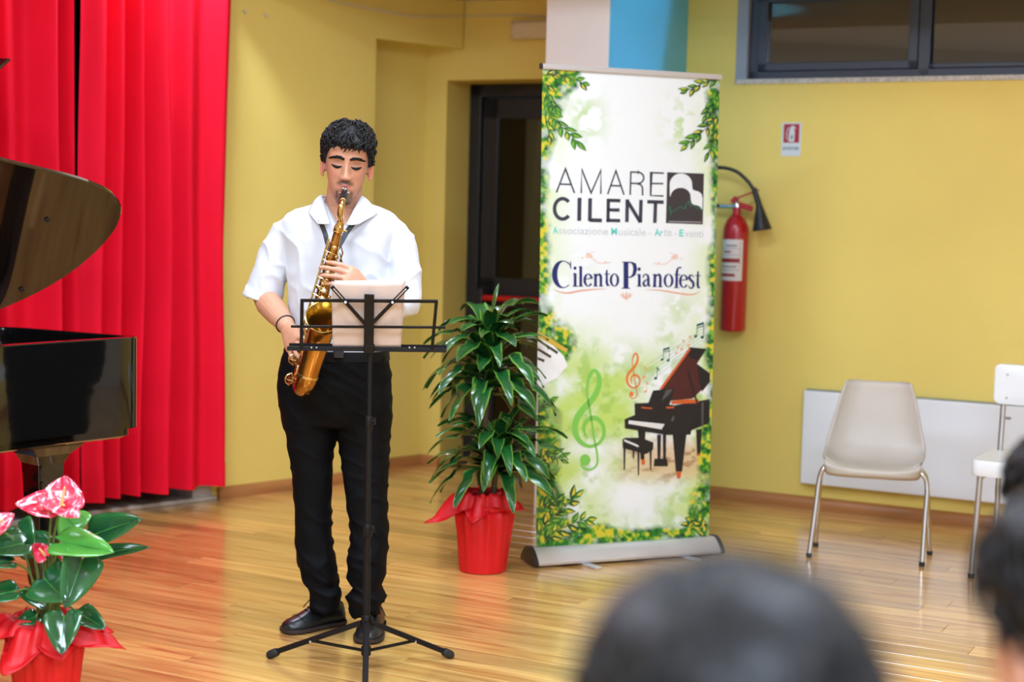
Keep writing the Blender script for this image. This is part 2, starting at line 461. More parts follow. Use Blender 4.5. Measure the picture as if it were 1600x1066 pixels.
# ---- window
m_walu = pmat('blue_grey_aluminium', srgb(58, 66, 82), 0.35, metal=0.2, var=0.05)
m_wglass = pmat('night_window_glass', (0.004, 0.005, 0.006), 0.015, var=0.02, ior=2.0)
mb = MB(); G0 = -0.03; G1 = -0.09
mulls = [-1.80, -0.75]
fw = 0.055
rbox(mb, WS0 + 0.06, WS1, G0, G1, WZ0 + 0.012, WZ0 + 0.055); rbox(mb, WS0 + 0.06, WS1, G0, G1, WZ1 - 0.03, WZ1)
rbox(mb, WS0 + 0.06, WS0 + 0.11, G0, G1, WZ0, WZ1)
rbox(mb, WS1 - 0.05, WS1, G0, G1, WZ0, WZ1)
for m in mulls: rbox(mb, m - 0.03, m + 0.03, G0, G1, WZ0, WZ1)
win = struct(mb.build('window_1', m_walu, smooth=False, bevel=0.004))
ed = [WS0 + 0.11] + mulls + [WS1 - 0.05]
for i in range(3):
    a0 = ed[i] + (0.0 if i == 0 else 0.03); a1 = ed[i + 1] - (0.03 if i < 2 else 0)
    mb = MB()
    for u0, u1, z0, z1 in ((a0, a0 + 0.045, WZ0 + .055, WZ1 - .03), (a1 - 0.045, a1, WZ0 + .055, WZ1 - .03), (a0, a1, WZ0 + .055, WZ0 + .095), (a0, a1, WZ1 - .06, WZ1 - .03)):
        if i == 1: u0, u1 = (u0, min(u1, u0 + 0.025)) if u1 - u0 < 0.1 else (u0, u1)
        rbox(mb, u0, u1, G0 + 0.012, G1 + 0.01, z0, z1 if i != 1 else min(z1, z0 + 0.022))
    sf = mb.build('sash', m_walu, win, smooth=False, bevel=0.003)
    mb = MB(); rbox(mb, a0 + 0.01, a1 - 0.01, -0.055, -0.065, WZ0 + .06, WZ1 - .04); mb.build('glass_pane', m_wglass, win, smooth=False)
mb = MB(); rbox(mb, WS0, WS1, 0.012, -0.09, WZ0 - 0.012, WZ0 + 0.012)
mb.build('window_sill', pmat('speckled_marble', srgb(196, 194, 190), 0.4, var=0.35, scale=60), win, smooth=False)
mb = MB(); rbox(mb, WS0, WS0 + 0.06, 0.004, -0.09, WZ0, WZ1)
mb.build('window_reveal', pmat('blue_grey_paint', srgb(150, 160, 178), 0.6, var=0.1), win, smooth=False)

# ---- emergency lamp over the door, cable, hooks
s0, z0 = rwpx(800, 62, 0.03); s1, z1 = rwpx(868, 31, 0.03)
t = thing('emergency_lamp', 'cream emergency light box on the yellow wall above the dark door', 'lamp', rw((s0 + s1) / 2, 0, z0))
m_iv = pmat('ivory_plastic', srgb(222, 208, 172), 0.45, var=0.04)
mb = MB(); rbox(mb, s0, s0 + 0.30, 0.0, 0.055, z0, z1); mb.build('housing', m_iv, t, smooth=False, bevel=0.008)
mb = MB(); rbox(mb, s0 + 0.02, s0 + 0.28, 0.055, 0.064, z0 + 0.012, z1 - 0.012); mb.build('diffuser', pmat('milky_plastic', srgb(228, 216, 188), 0.35, var=0.03), t, smooth=False, bevel=0.004)
for zz in (z0 + 0.012, z1 - 0.012):
    mb = MB(); mb.disc(rw(s0 + 0.012, 0.058, zz), -RN, 0.006, 0.006); mb.build('screw', m_grey, t)
pts = [lw(*[lwpx(x, y)[0], 0.006, lwpx(x, y)[1]]) for x, y in ((480, -14), (520, 2), (560, 10), (600, 18), (640, 25), (680, 26), (719, 25))]
pts += [rw(rwpx(x, y)[0], 0.006, rwpx(x, y)[1]) for x, y in ((727, 25), (770, 25), (810, 24), (850, 26), (880, 28))]
mb = MB(); mb.tube(spline(pts, 4), 0.0045, 6)
tag(mb.build('white_cable', pmat('white_pvc', srgb(225, 215, 190), 0.5, var=0.03)), 'thin pale cable running along the top of the yellow beam to the emergency light', 'cable')
for x, y, lb in ((382, 18, 'small pale wall plug beside the top of the red curtain'), (415, 24, 'small pale wall plug farther from the red curtain')):
    s_, z_ = lwpx(x, y); mb = MB(); mb.disc(lw(s_, 0.005, z_), -LN, 0.011, 0.014)
    tag(mb.build('wall_plug', m_iv), lb, 'plug')

# ---- ceiling lamp housings above the area lights
m_house = pmat('white_enamel', srgb(235, 235, 232), 0.4, var=0.02)
for i, (x, y, z, sx, sy, wt, c) in enumerate(LAMPS):
    mb = MB(); mb.abox((x - sx / 2 - 0.03, y - sy / 2 - 0.03, z + 0.012), (x + sx / 2 + 0.03, y + sy / 2 + 0.03, 3.40))
    o = mb.build('ceiling_lamp_housing', m_house, smooth=False, bevel=0.005); struct(o)
# ================================================================== CURTAINS
m_curt = pmat('red_stage_velvet', (0.80, 0.004, 0.028), 0.8, var=0.05, scale=3, bump=0.08, bscale=350, spec=0.2)
def curtain(s0, s1, seed, label, hem, off0=0.16, last=None):
    r = random.Random(seed); ks = [(s0, 0.5)]; s = s0; k = 1
    while s < s1 - 0.03:
        s += r.choice([r.uniform(0.03, 0.06), r.uniform(0.06, 0.13)]); ks.append((min(s, s1), (1.0 if k % 2 else 0.0) * r.uniform(0.55, 1.0) + (0 if k % 2 else r.uniform(0, 0.35)))); k += 1
    xs = np.array([a for a, _ in ks]); ys = np.array([b for _, b in ks])
    n = int((s1 - s0) / 0.006); nz_ = 26
    S = np.linspace(s0, s1, n)
    j = np.clip(np.searchsorted(xs, S) - 1, 0, len(xs) - 2); tt = (S - xs[j]) / np.maximum(1e-6, xs[j + 1] - xs[j]); tt = np.clip(tt, 0, 1)
    Wv = ys[j] + (ys[j + 1] - ys[j]) * (tt * tt * (3 - 2 * tt))
    # broad undulation
    br = 0.030 * np.sin(S * 9.0 + seed) + 0.03 * np.sin(S * 4.3 + 2 * seed)
    rows = []
    for q in range(nz_):
        z = lerp(hem, 3.3, (q / (nz_ - 1)))
        amp = 0.128 - 0.040 * (z / 3.3); row_ = []
        for i in range(n):
            sh = 0.012 * math.sin(z * 2.1 + S[i] * 7 + seed) + 0.010 * mnoise.noise(Vector((S[i] * 6, z * 1.3, seed)))
            dz = 0.006 * mnoise.noise(Vector((S[i] * 5, 0, seed + 3))) if q == 0 else 0
            row_.append(lw(S[i] + sh * 0.6, off0 + amp * (Wv[i] - 0.5) * 1.5 + br[i] * (1 - 0.4 * z / 3.3) + 0.6 * sh, z + dz))
        rows.append(row_)
    t = thing('stage_curtain', label, 'curtain', lw((s0 + s1) / 2, off0, hem), 'red stage curtains')
    mb = MB(); mb.rings(rows, closed=False, cap=False); mb.build('drape', m_curt, t, ang=180)
    # sewn hem band
    mb = MB(); hb = []
    for q, z in enumerate((hem - 0.004, hem + 0.11)):
        hb.append([np.array(p) for p in rows[0]])
        for i in range(n):
            p = np.array(rows[0][i]); f = (z - hem) / ((3.3 - hem) / (nz_ - 1)); p = p + (np.array(rows[1][i]) - p) * f - LN * 0.004; hb[-1][i] = p
    mb.rings(hb, closed=False, cap=False); mb.build('hem', m_curt, t, ang=180)
    mb = MB(); mb.tube([lw(s0, off0, 3.26), lw(s1, off0, 3.26)], 0.018, 8); mb.build('curtain_rail', m_alu, t)
    return t
sg = lwpx(112, 400, 0.16)[0]
curtain(sg + 0.040, lwpx(362, 400, 0.12)[0], 3, 'red stage curtain reaching from the dark gap to the yellow wall', 0.10, 0.13)
curtain(0.95, sg - 0.012, 8, 'red stage curtain hanging behind the piano at the left edge', 0.10, 0.17)

# ================================================================== GRAND PIANO
PA = V(0.643, 0.766, 0); PT = V(0.766, -0.643, 0)
PO = V(-1.375, 5.755, 0) - PA * 1.84 - PT * 0.70
def pp(u, v, z): return PO + PA * u + PT * v + Z3 * z
m_pblack = pmat('black_piano_lacquer', (0.004, 0.004, 0.004), 0.06, var=0.02, ior=1.55, coat=0.6, coat_rough=0.02)
m_sound = pmat('soundboard_spruce', srgb(170, 96, 48), 0.35, var=0.25, scale=2, stretch=(3, 14, 1))
m_plate = pmat('gold_iron_plate', srgb(190, 150, 70), 0.3, metal=0.8, var=0.1)
OUT = [(0, 0), (0.5, 0), (1.0, 0), (1.45, 0.0), (1.60, 0.008), (1.68, 0.035), (1.725, 0.09), (1.755, 0.18), (1.785, 0.32), (1.815, 0.47), (1.84, 0.58),
       (1.848, 0.64), (1.838, 0.685), (1.805, 0.715), (1.75, 0.725), (1.6, 0.728), (1.45, 0.735), (1.3, 0.75), (1.15, 0.785), (1.0, 0.85), (0.87, 0.95), (0.76, 1.07), (0.65, 1.22), (0.53, 1.35),
       (0.40, 1.43), (0.25, 1.475), (0.1, 1.48), (0, 1.48)]
def dense(o):
    P = spline([V(a, b, 0) for a, b in o], 4); return [(p[0], p[1]) for p in P]
OD = dense(OUT)
def inset(o, d):
    n = len(o); R = []
    for i in range(n):
        a = np.array(o[(i - 1) % n]); b = np.array(o[(i + 1) % n]); t_ = b - a; t_ = t_ / max(1e-9, np.linalg.norm(t_))
        R.append((o[i][0] - t_[1] * d, o[i][1] + t_[0] * d))
    return R
_ar = sum(OD[i][0] * OD[(i + 1) % len(OD)][1] - OD[(i + 1) % len(OD)][0] * OD[i][1] for i in range(len(OD)))
SG = 1 if _ar > 0 else -1
piano = thing('grand_piano', 'glossy black grand piano with raised lid at the left edge', 'piano', pp(1.0, 0.5, 0))
RT, RB = 1.0, 0.665
mb = MB(); IN = inset(OD, 0.045 * SG)
mb.rings([[pp(u, v, RB) for u, v in OD], [pp(u, v, RT - 0.004) for u, v in OD], [pp(u, v, RT) for u, v in inset(OD, 0.004 * SG)], [pp(u, v, RT) for u, v in inset(OD, 0.041 * SG)],
          [pp(u, v, RT - 0.004) for u, v in IN], [pp(u, v, RB) for u, v in IN]], cap=False)
mb.build('rim', m_pblack, piano)
mb = MB(); I2 = inset(OD, 0.03 * SG); mb.rings([[pp(u, v, 0.625) for u, v in inset(OD, 0.05 * SG)], [pp(u, v, 0.635) for u, v in I2], [pp(u, v, RB + 0.01) for u, v in I2]]); mb.build('lower_frame', m_pblack, piano)
mb = MB(); mb.prism([pp(u, v, 0.90) for u, v in IN], (0, 0, 0.012)); mb.build('soundboard', m_sound, piano, smooth=False)
PLT = [(0.15, 0.08), (1.05, 0.08), (1.28, 0.14), (1.33, 0.30), (1.28, 0.48), (1.14, 0.66), (0.92, 0.84), (0.72, 1.02), (0.55, 1.25), (0.4, 1.36), (0.15, 1.40)]
mb = MB(); mb.prism([pp(u, v, 0.925) for u, v in dense(PLT)], (0, 0, 0.016)); mb.build('iron_plate', m_plate, piano, smooth=False)
mb = MB(); mb.tube(spline([pp(1.12, 0.06, 0.945), pp(1.36, 0.16, 0.945), pp(1.40, 0.34, 0.945), pp(1.33, 0.52, 0.945), pp(1.18, 0.70, 0.945)], 6), 0.03, 8); mb.build('damper_rail', m_pblack, piano)
for k in range(22):
    v = 0.12 + k * 0.055; mb = MB(); mb.tube([pp(0.25, v, 0.965), pp(max(0.45, 1.22 - 0.62 * (k / 21) ** 1.3), 0.1 + k * 0.052, 0.955)], 0.0016, 4, cap=False)
    mb.build('string', pmat('copper_string', srgb(200, 130, 80), 0.3, metal=0.9), piano)
TH = math.radians(43)
LDO = dense([(0, 0), (0.5, 0), (1.0, 0), (1.45, 0.008), (1.58, 0.032), (1.663, 0.076), (1.786, 0.175), (1.874, 0.289), (1.928, 0.414), (1.948, 0.545), (1.928, 0.637), (1.89, 0.697), (1.826, 0.748), (1.734, 0.79),
             (1.606, 0.829), (1.459, 0.862), (1.291, 0.901), (1.13, 0.96), (0.97, 1.05), (0.8, 1.18), (0.6, 1.34), (0.4, 1.44), (0.2, 1.48), (0, 1.48)])
def pl_(u, v, h=0): return pp(u, 0, 1.012) + PT * (v * math.cos(TH) - h * math.sin(TH)) + Z3 * (v * math.sin(TH) + h * math.cos(TH))
mb = MB(); mb.rings([[pl_(u, v, 0.002) for u, v in inset(LDO, 0.004 * SG)], [pl_(u, v, 0.006) for u, v in LDO], [pl_(u, v, 0.018) for u, v in LDO], [pl_(u, v, 0.022) for u, v in inset(LDO, 0.004 * SG)]], cap=False)
n_ = len(LDO); mb.f.append(tuple(range(n_))[::-1]); mb.f.append(tuple(range(3 * n_, 4 * n_)))
lid = mb.build('lid', m_pblack, piano)
for u, v in ((1.62, 0.60), (1.70, 0.20)):
    mb = MB(); mb.disc(pl_(u, v, -0.001), pl_(u, v, 1) - pl_(u, v, 0), 0.009, 0.008); mb.build('rubber_bumper', pmat('black_rubber', (0.01, 0.01, 0.01), 0.7), lid)
mb = MB(); mb.tube([pp(0.95, 0.80, 0.99), pl_(0.72, 1.02)], 0.011, 8); mb.build('lid_prop', m_pblack, piano)
for u, v in ((1.58, 0.47), (0.22, 0.22), (0.22, 1.25)):
    mb = MB(); ax = (PA, PT, Z3); c = pp(u, v, 0)
    def sq(h, z): return [c + PA * h * a + PT * h * b + Z3 * z for a, b in ((-1, -1), (1, -1), (1, 1), (-1, 1))]
    mb.rings([sq(0.036, 0.07), sq(0.040, 0.10), sq(0.052, 0.47), sq(0.056, 0.53), sq(0.072, 0.565), sq(0.105, 0.60), sq(0.115, 0.63)])
    lg = mb.build('leg', m_pblack, piano, smooth=False, bevel=0.004)
    mb = MB(); mb.lathe(c + PA * 0.0 + Z3 * 0.03 - PT * 0.012, PT, [(0, 0.02), (0.002, 0.029), (0.022, 0.029), (0.024, 0.02)], 16); mb.lathe(c + Z3 * 0.03, Z3, [(0, 0.01), (0.045, 0.012)], 10); mb.build('caster', pmat('brass_caster', srgb(190, 150, 70), 0.3, metal=1), lg)
mb = MB(); mb.prism([pp(-0.16, 0.0, 0.64), pp(0.06, 0.0, 0.64), pp(0.06, 1.48, 0.64), pp(-0.16, 1.48, 0.64)], (0, 0, 0.13)); mb.build('key_bed', m_pblack, piano, smooth=False, bevel=0.01)
mb = MB(); mb.prism([pp(0.02, 0.05, 0.77), pp(0.05, 0.05, 0.77), pp(0.05, 1.43, 0.77), pp(0.02, 1.43, 0.77)], (0, 0, 0.2)); mb.build('fallboard', m_pblack, piano, smooth=False, bevel=0.01)

# black plate whose corner pokes in at the left edge: a tilted desk on a stand behind the piano
c = at(14, 93, 6.3)
t = thing('tilted_desk', 'black flat desk plate whose corner pokes in at the left edge', 'stand', (c[0] - 0.34, c[1], 0))
mb = MB(); a1 = at(-60, 87, 6.4); b1 = at(15, 91, 6.28); c1 = at(-70, 165, 6.23); d1 = c1 + (a1 - b1) * 0.6
e_ = nrm(np.cross(b1 - a1, c1 - a1)) * 0.012
mb.prism([d1 + (a1 - d1) * 1.0 + (a1 - b1) * 2.2, b1, c1, c1 + (a1 - b1) * 3.0], e_); mb.build('desk_plate', m_pblack, t, smooth=False, bevel=0.003)
px_ = (c[0] - 0.34, c[1]); zt = float(c1[2])
mb = MB(); mb.tube([(px_[0], px_[1], 0.05), (px_[0], px_[1], zt)], 0.012, 10); mb.build('pole', m_alu, t)
mb = MB(); mb.lathe((px_[0], px_[1], 0.0), (0, 0, 1), [(0, 0.11), (0.012, 0.11), (0.02, 0.09), (0.06, 0.02)], 24); mb.build('base', m_alu, t)

# ================================================================== FIRE EXTINGUISHER, SIGN
m_red = pmat('red_enamel', srgb(176, 14, 26), 0.28, var=0.04, coat=0.3)
m_blk = pmat('black_plastic', (0.012, 0.012, 0.013), 0.42, var=0.05)
m_chr = pmat('chrome', srgb(205, 205, 205), 0.15, metal=1.0, var=0.03)
EO = 0.095
es, eb = rwpx(1144.5, 518, EO); _, et = rwpx(1148, 332, EO)
t = thing('fire_extinguisher', 'red fire extinguisher with black horn hanging on the yellow wall', 'extinguisher', rw(es, EO, eb))
H = et - eb; r = 0.066
mb = MB(); mb.lathe(rw(es, EO, eb), Z3, [(0, 0.052), (0.006, 0.062), (0.014, r), (H * 0.83, r), (H * 0.88, r * 0.95), (H * 0.93, r * 0.78), (H * 0.965, r * 0.5), (H * 0.98, 0.022), (H * 1.04, 0.02)], 36)
cyl = mb.build('cylinder', m_red, t)
# paper label wrapped round the front
_, lz0 = rwpx(1144, 438, EO); _, lz1 = rwpx(1146, 374, EO)
mcen = math.atan2(-RN[1], -RN[0])
def wrap(a0, a1, z0, z1, rr, n=16):
    return lambda u, v: rw(es, EO, 0) + V(math.cos(lerp(a0, a1, u)), math.sin(lerp(a0, a1, u)), 0) * rr + Z3 * lerp(z0, z1, v)
base_a = mcen + 0.25
mb = MB(); mb.grid(wrap(base_a - 1.5, base_a + 0.68, lz0, lz1, r + 0.0012), 20, 2); lb_ = mb.build('label', pmat('label_paper', srgb(222, 216, 214), 0.5, var=0.06, scale=30), cyl)
m_lr = pmat('label_red_print', srgb(150, 30, 40), 0.5); m_lg = pmat('label_grey_print', srgb(150, 140, 145), 0.5)
hh = lz1 - lz0
for z0, z1, a0, a1, mm in ((0.44, 0.54, -1.45, 0.45, m_lr), (0.10, 0.17, -1.3, 0.1, m_lr), (0.25, 0.265, -1.45, 0.45, m_lg), (0.62, 0.63, -1.45, 0.45, m_lg), (0.78, 0.79, -1.45, 0.45, m_lg), (0.26, 0.96, 0.43, 0.46, m_lg), (0.68, 0.72, -0.9, -0.3, m_lr), (0.83, 0.87, -0.7, 0.2, m_lg), (0.32, 0.36, -1.2, 0.2, m_lg)):
    mb = MB(); mb.grid(wrap(base_a + a0, base_a + a1, lz0 + hh * z0, lz0 + hh * z1, r + 0.002), 14, 2); mb.build('printed_line', mm, lb_)
top = rw(es, EO, eb + H)
mb = MB(); mb.lathe(top + Z3 * 0.005, Z3, [(0, 0.016), (0.008, 0.019), (0.04, 0.019), (0.05, 0.012)], 16); mb.tube([top + Z3 * 0.03, top + Z3 * 0.03 - RD * 0.10], 0.011, 10); mb.build('valve', m_chr, t)
mb = MB(); mb.bar(top + Z3 * 0.045 - RD * 0.015, top + Z3 * 0.02 + RD * 0.085, 0.022, 0.03); mb.build('carry_handle', m_red, t, smooth=False, bevel=0.004)
mb = MB(); mb.bar(top + Z3 * 0.05 - RD * 0.025, top + Z3 * 0.075 + RD * 0.0, 0.02, 0.03); mb.bar(top + Z3 * 0.07 - RD * 0.01, top + Z3 * 0.118 + RD * 0.115, 0.018, 0.008); mb.build('squeeze_lever', m_red, t, smooth=False, bevel=0.002)
HW = EO + 0.02
def er(x, y): a_, b_ = rwpx(x, y, HW); return rw(a_, HW, b_)
hp = [top + Z3 * 0.03 - RD * 0.09, er(1108, 317), er(1090, 300), er(1094, 275), er(1112, 264), er(1132, 262.5), er(1152, 269), er(1168, 283), er(1178, 297)]
mb = MB(); mb.tube(spline(hp, 8), 0.0095, 10); mb.build('hose', m_blk, t)
mb = MB(); hA = er(1178, 294); hB = er(1186, 320); hC = er(1191, 359)
mb.tube([hA, lerp(hA, hB, 0.5), hB], [0.013, 0.015, 0.015], 12); mb.build('hose_grip', m_blk, t)
mb = MB(); ax = nrm(hC - hB); ln = np.linalg.norm(hC - hB); mb.lathe(hB, ax, [(0, 0.016), (0.01, 0.018), (ln * 0.55, 0.034), (ln, 0.05), (ln + 0.002, 0.047), (ln * 0.6, 0.03)], 22); mb.build('discharge_horn', m_blk, t)
mb = MB(); mb.box(rw(es, 0.02, eb + H * 0.7), (RD, RN, Z3), (0.02, 0.02, 0.05)); mb.build('wall_bracket', m_alu, t, smooth=False, bevel=0.003)

def text_mesh(txt, size, place, name, mat, parent, width=None, bold=0.0, align='CENTER', thin=0.0):
    cu = bpy.data.curves.new('t', 'FONT'); cu.body = txt; cu.size = 1.0; cu.align_x = 'LEFT'; cu.offset = bold; cu.resolution_u = 3
    o = bpy.data.objects.new('t', cu); COL.objects.link(o)
    dg = bpy.context.evaluated_depsgraph_get(); em = o.evaluated_get(dg).to_mesh()
    vs = [(v.co.x, v.co.y) for v in em.vertices]; fs = [tuple(p.vertices) for p in em.polygons]
    o.evaluated_get(dg).to_mesh_clear(); bpy.data.objects.remove(o, do_unlink=True); bpy.data.curves.remove(cu)
    x0 = min(v[0] for v in vs); x1 = max(v[0] for v in vs); y0 = min(v[1] for v in vs); y1 = max(v[1] for v in vs)
    mb = MB(); mb.add([place((x - x0) / (x1 - x0), (y - y0) / (y1 - y0)) for x, y in vs], fs)
    return mb.build(name, mat, parent, smooth=False)

ss0, sz0 = rwpx(1220.5, 244); ss1, sz1 = rwpx(1253, 191.5)
t = thing('extinguisher_sign', 'small red and white extinguisher sign on the yellow wall', 'sign', rw((ss0 + ss1) / 2, 0, sz0))
m_wp = pmat('white_sign_plastic', srgb(218, 226, 232), 0.4, var=0.02)
mb = MB(); rbox(mb, ss0, ss1, 0.0, 0.004, sz0, sz1); pn = mb.build('sign_plate', m_wp, t, smooth=False)
sw = ss1 - ss0; sh = sz1 - sz0
def sgn(u, v, o=0.0052): return rw(ss0 + sw * u, o, sz0 + sh * v)
mb = MB(); mb.add([sgn(0.10, 0.40), sgn(0.90, 0.40), sgn(0.90, 0.955), sgn(0.10, 0.955)], [(0, 1, 2, 3)]); mb.build('red_field', pmat('sign_red', srgb(172, 16, 48), 0.4, var=0.03), pn, smooth=False)
mb = MB()
bot = [(0.38, 0.43), (0.66, 0.43), (0.68, 0.66), (0.66, 0.78), (0.60, 0.86), (0.54, 0.91), (0.46, 0.86), (0.40, 0.78), (0.38, 0.66)]
mb.add([sgn(u, v, 0.0062) for u, v in bot], [tuple(range(len(bot)))])
hs = [(0.52, 0.88), (0.36, 0.86), (0.27, 0.75), (0.26, 0.60), (0.30, 0.48)]
for (a, b_), (c_, d_) in zip(hs[:-1], hs[1:]): mb.add([sgn(a - .02, b_, 0.0062), sgn(a + .02, b_ - 0.01, 0.0062), sgn(c_ + .025, d_, 0.0062), sgn(c_ - .02, d_, 0.0062)], [(0, 1, 2, 3)])
mb.add([sgn(0.54, 0.88, .0062), sgn(0.74, 0.80, .0062), sgn(0.73, 0.84, .0062), sgn(0.56, 0.92, .0062)], [(0, 1, 2, 3)])
mb.build('extinguisher_symbol', m_wp, pn, smooth=False)
mb = MB(); mb.add([sgn(0.50, 0.50, .0070), sgn(0.57, 0.50, .0070), sgn(0.58, 0.60, .0070), sgn(0.53, 0.64, .0070), sgn(0.49, 0.58, .0070)], [(0, 1, 2, 3, 4)]); mb.build('flame_mark', pmat('green_print', srgb(70, 110, 70), 0.5), pn, smooth=False)
text_mesh('ESTINTORE', 1, lambda u, v: sgn(0.10 + 0.80 * u, 0.185 + 0.085 * v, 0.0056), 'lettering', pmat('grey_blue_print', srgb(70, 96, 120), 0.5), pn, bold=0.01)

# ================================================================== WHITE PANEL
m_pan = pmat('white_panel_enamel', srgb(236, 243, 250), 0.4, var=0.02)
PE = 0.055
p0, pz0 = rwpx(1250, 755, PE); _, pz1 = rwpx(1256, 610, PE)
t = thing('wall_panel', 'long flat white panel fixed low on the yellow wall behind the chairs', 'panel', rw(p0 + 0.7, PE, pz0))
mb = MB(); rbox(mb, p0, p0 + 1.45, PE, PE - 0.03, pz0, pz1); mb.build('front_plate', m_pan, t, smooth=False, bevel=0.005)
mb = MB(); rbox(mb, p0 + 0.01, p0 + 1.44, PE - 0.004, 0.006, pz1 - 0.008, pz1 + 0.006); mb.build('top_grille', pmat('grey_grille', srgb(150, 156, 150), 0.5, var=0.2, scale=30), t, smooth=False)
for ss in (p0 + 0.2, p0 + 1.2):
    mb = MB(); rbox(mb, ss, ss + 0.05, PE - 0.03, 0.0, pz0 + 0.05, pz1 - 0.05); mb.build('wall_bracket', m_pan, t, smooth=False)
q0, qz0 = rwpx(1568, 655, PE); mb = MB(); rbox(mb, q0, q0 + 0.035, PE + 0.0012, PE, qz0, qz0 + 0.012); mb.build('dark_smudge', m_lg, t, smooth=False)

# ================================================================== SHELL CHAIR
m_shell = pmat('beige_moulded_plastic', srgb(186, 178, 166), 0.42, var=0.03)
CF = V(-0.257, -0.966, 0); CR = V(0.966, -0.257, 0)
CC = V(1.612, 6.850, 0)
t = thing('shell_chair', 'beige moulded shell chair with chrome legs before the white panel', 'chair', CC)
def cc(r, f, z): return CC + CR * r + CF * f + Z3 * z
prof = [(0.190, 0.385), (0.205, 0.400), (0.200, 0.420), (0.15, 0.427), (0.05, 0.418), (-0.06, 0.412), (-0.135, 0.425), (-0.180, 0.465), (-0.205, 0.53), (-0.225, 0.62), (-0.243, 0.70), (-0.252, 0.745), (-0.262, 0.758), (-0.274, 0.752)]
hwid = [0.196, 0.204, 0.209, 0.216, 0.220, 0.222, 0.222, 0.220, 0.207, 0.186, 0.166, 0.150, 0.144, 0.142]
PS = spline([V(a, b, c) for (a, b), c in zip(prof, hwid)], 4)
def shell(u, v):
    i = v * (len(PS) - 1); k = min(int(i), len(PS) - 2); p = lerp(PS[k], PS[k + 1], i - k)
    x = (u * 2 - 1); q = PS[min(k + 1, len(PS) - 1)] - PS[max(k - 1, 0)]; nl = nrm(V(-q[1], q[0], 0) * -1)
    if v > 0.5 and nl[0] < 0: nl = -nl
    if v <= 0.5 and nl[1] < 0: nl = -nl
    lift = 0.055 * abs(x) ** 4 * (0.35 + 0.65 * math.sin(PI * min(1, max(0, v * 1.0)))) if v > 0.12 else 0.02 * abs(x) ** 4 * 0
    f = p[0] + nl[0] * lift; z = p[1] + nl[1] * lift
    if v < 0.2: f -= 0.045 * abs(x) ** 6
    if v > 0.88: z -= 0.03 * abs(x) ** 6
    return cc(x * p[2] * (1 - 0.02 * abs(x) ** 8), f, z)
mb = MB(); mb.grid(shell, 29, 60); mb.build('seat_shell', m_shell, t, solid=0.006, ang=180)
fl, fr, rl, rr = V(1.336, 6.816, 0), V(1.803, 6.692, 0), V(1.410, 7.050, 0), V(1.900, 6.930, 0)
for foot, sx, ff in ((fl, -1, 0.04), (fr, 1, 0.04), (rl, -1, -0.05), (rr, 1, -0.05)):
    k1 = cc(sx * 0.232, ff, 0.335); k2 = cc(sx * 0.215, ff * 0.9, 0.385); k3 = cc(sx * 0.17, ff * 0.8, 0.40); k4 = cc(0, ff * 0.8, 0.401)
    mb = MB(); mb.tube(spline([foot + Z3 * 0.012, lerp(foot, k1, 0.6), k1, k2, k3, k4], 5), 0.0105, 12); lg = mb.build('leg', m_chr, t)
    mb = MB(); mb.lathe(foot, Z3, [(0, 0.011), (0.002, 0.013), (0.018, 0.013), (0.02, 0.011)], 12); mb.build('foot_cap', m_blk, lg)

# ================================================================== WHITE CHAIR
m_wply = pmat('white_painted_plywood', srgb(226, 231, 235), 0.4, var=0.02)
m_tub = pmat('satin_steel_tube', srgb(190, 192, 196), 0.28, metal=0.9, var=0.04)
WF = nrm(V(-0.506, -0.862, 0)); WR = V(-WF[1], WF[0], 0)
WL = V(1.962, 6.495, 0)
t = thing('school_chair', 'white chair with steel tube legs cut by the right edge', 'chair', WL + WR * 0.19 - WF * 0.17)
def wc(r, f, z): return WL + WR * r + WF * f + Z3 * z
def rounded(w, h, r, n=5):
    P = []
    for cx_, cy_, a0 in ((w / 2 - r, h / 2 - r, 0), (-w / 2 + r, h / 2 - r, PI / 2), (-w / 2 + r, -h / 2 + r, PI), (w / 2 - r, -h / 2 + r, 1.5 * PI)):
        for k in range(n + 1): a = a0 + PI / 2 * k / n; P.append((cx_ + r * math.cos(a), cy_ + r * math.sin(a)))
    return P
zs = float(at(1512, 741, 6.5)[2]); zs1 = float(at(1512, 717, 6.5)[2])
mb = MB(); R_ = rounded(0.42, 0.42, 0.04); mb.rings([[wc(0.19 + x * k, -0.17 + y * k, z) for x, y in R_] for z, k in ((zs, 0.985), (zs + 0.008, 1), (zs1 - 0.008, 1), (zs1, 0.985))]); mb.build('seat', m_wply, t)
bz0 = float(at(1558, 628, 6.85)[2]); bz1 = float(at(1558, 566, 6.85)[2])
mb = MB(); R_ = rounded(0.42, bz1 - bz0, 0.025)
mb.rings([[wc(0.19 + x * k, -0.355 + o + 0.05 * ((x / 0.2) ** 2) * 0.4, (bz0 + bz1) / 2 + y * k) for x, y in R_] for o, k in ((0.0, 0.98), (0.004, 1), (0.018, 1), (0.022, 0.98))]); bk = mb.build('backrest', m_wply, t)
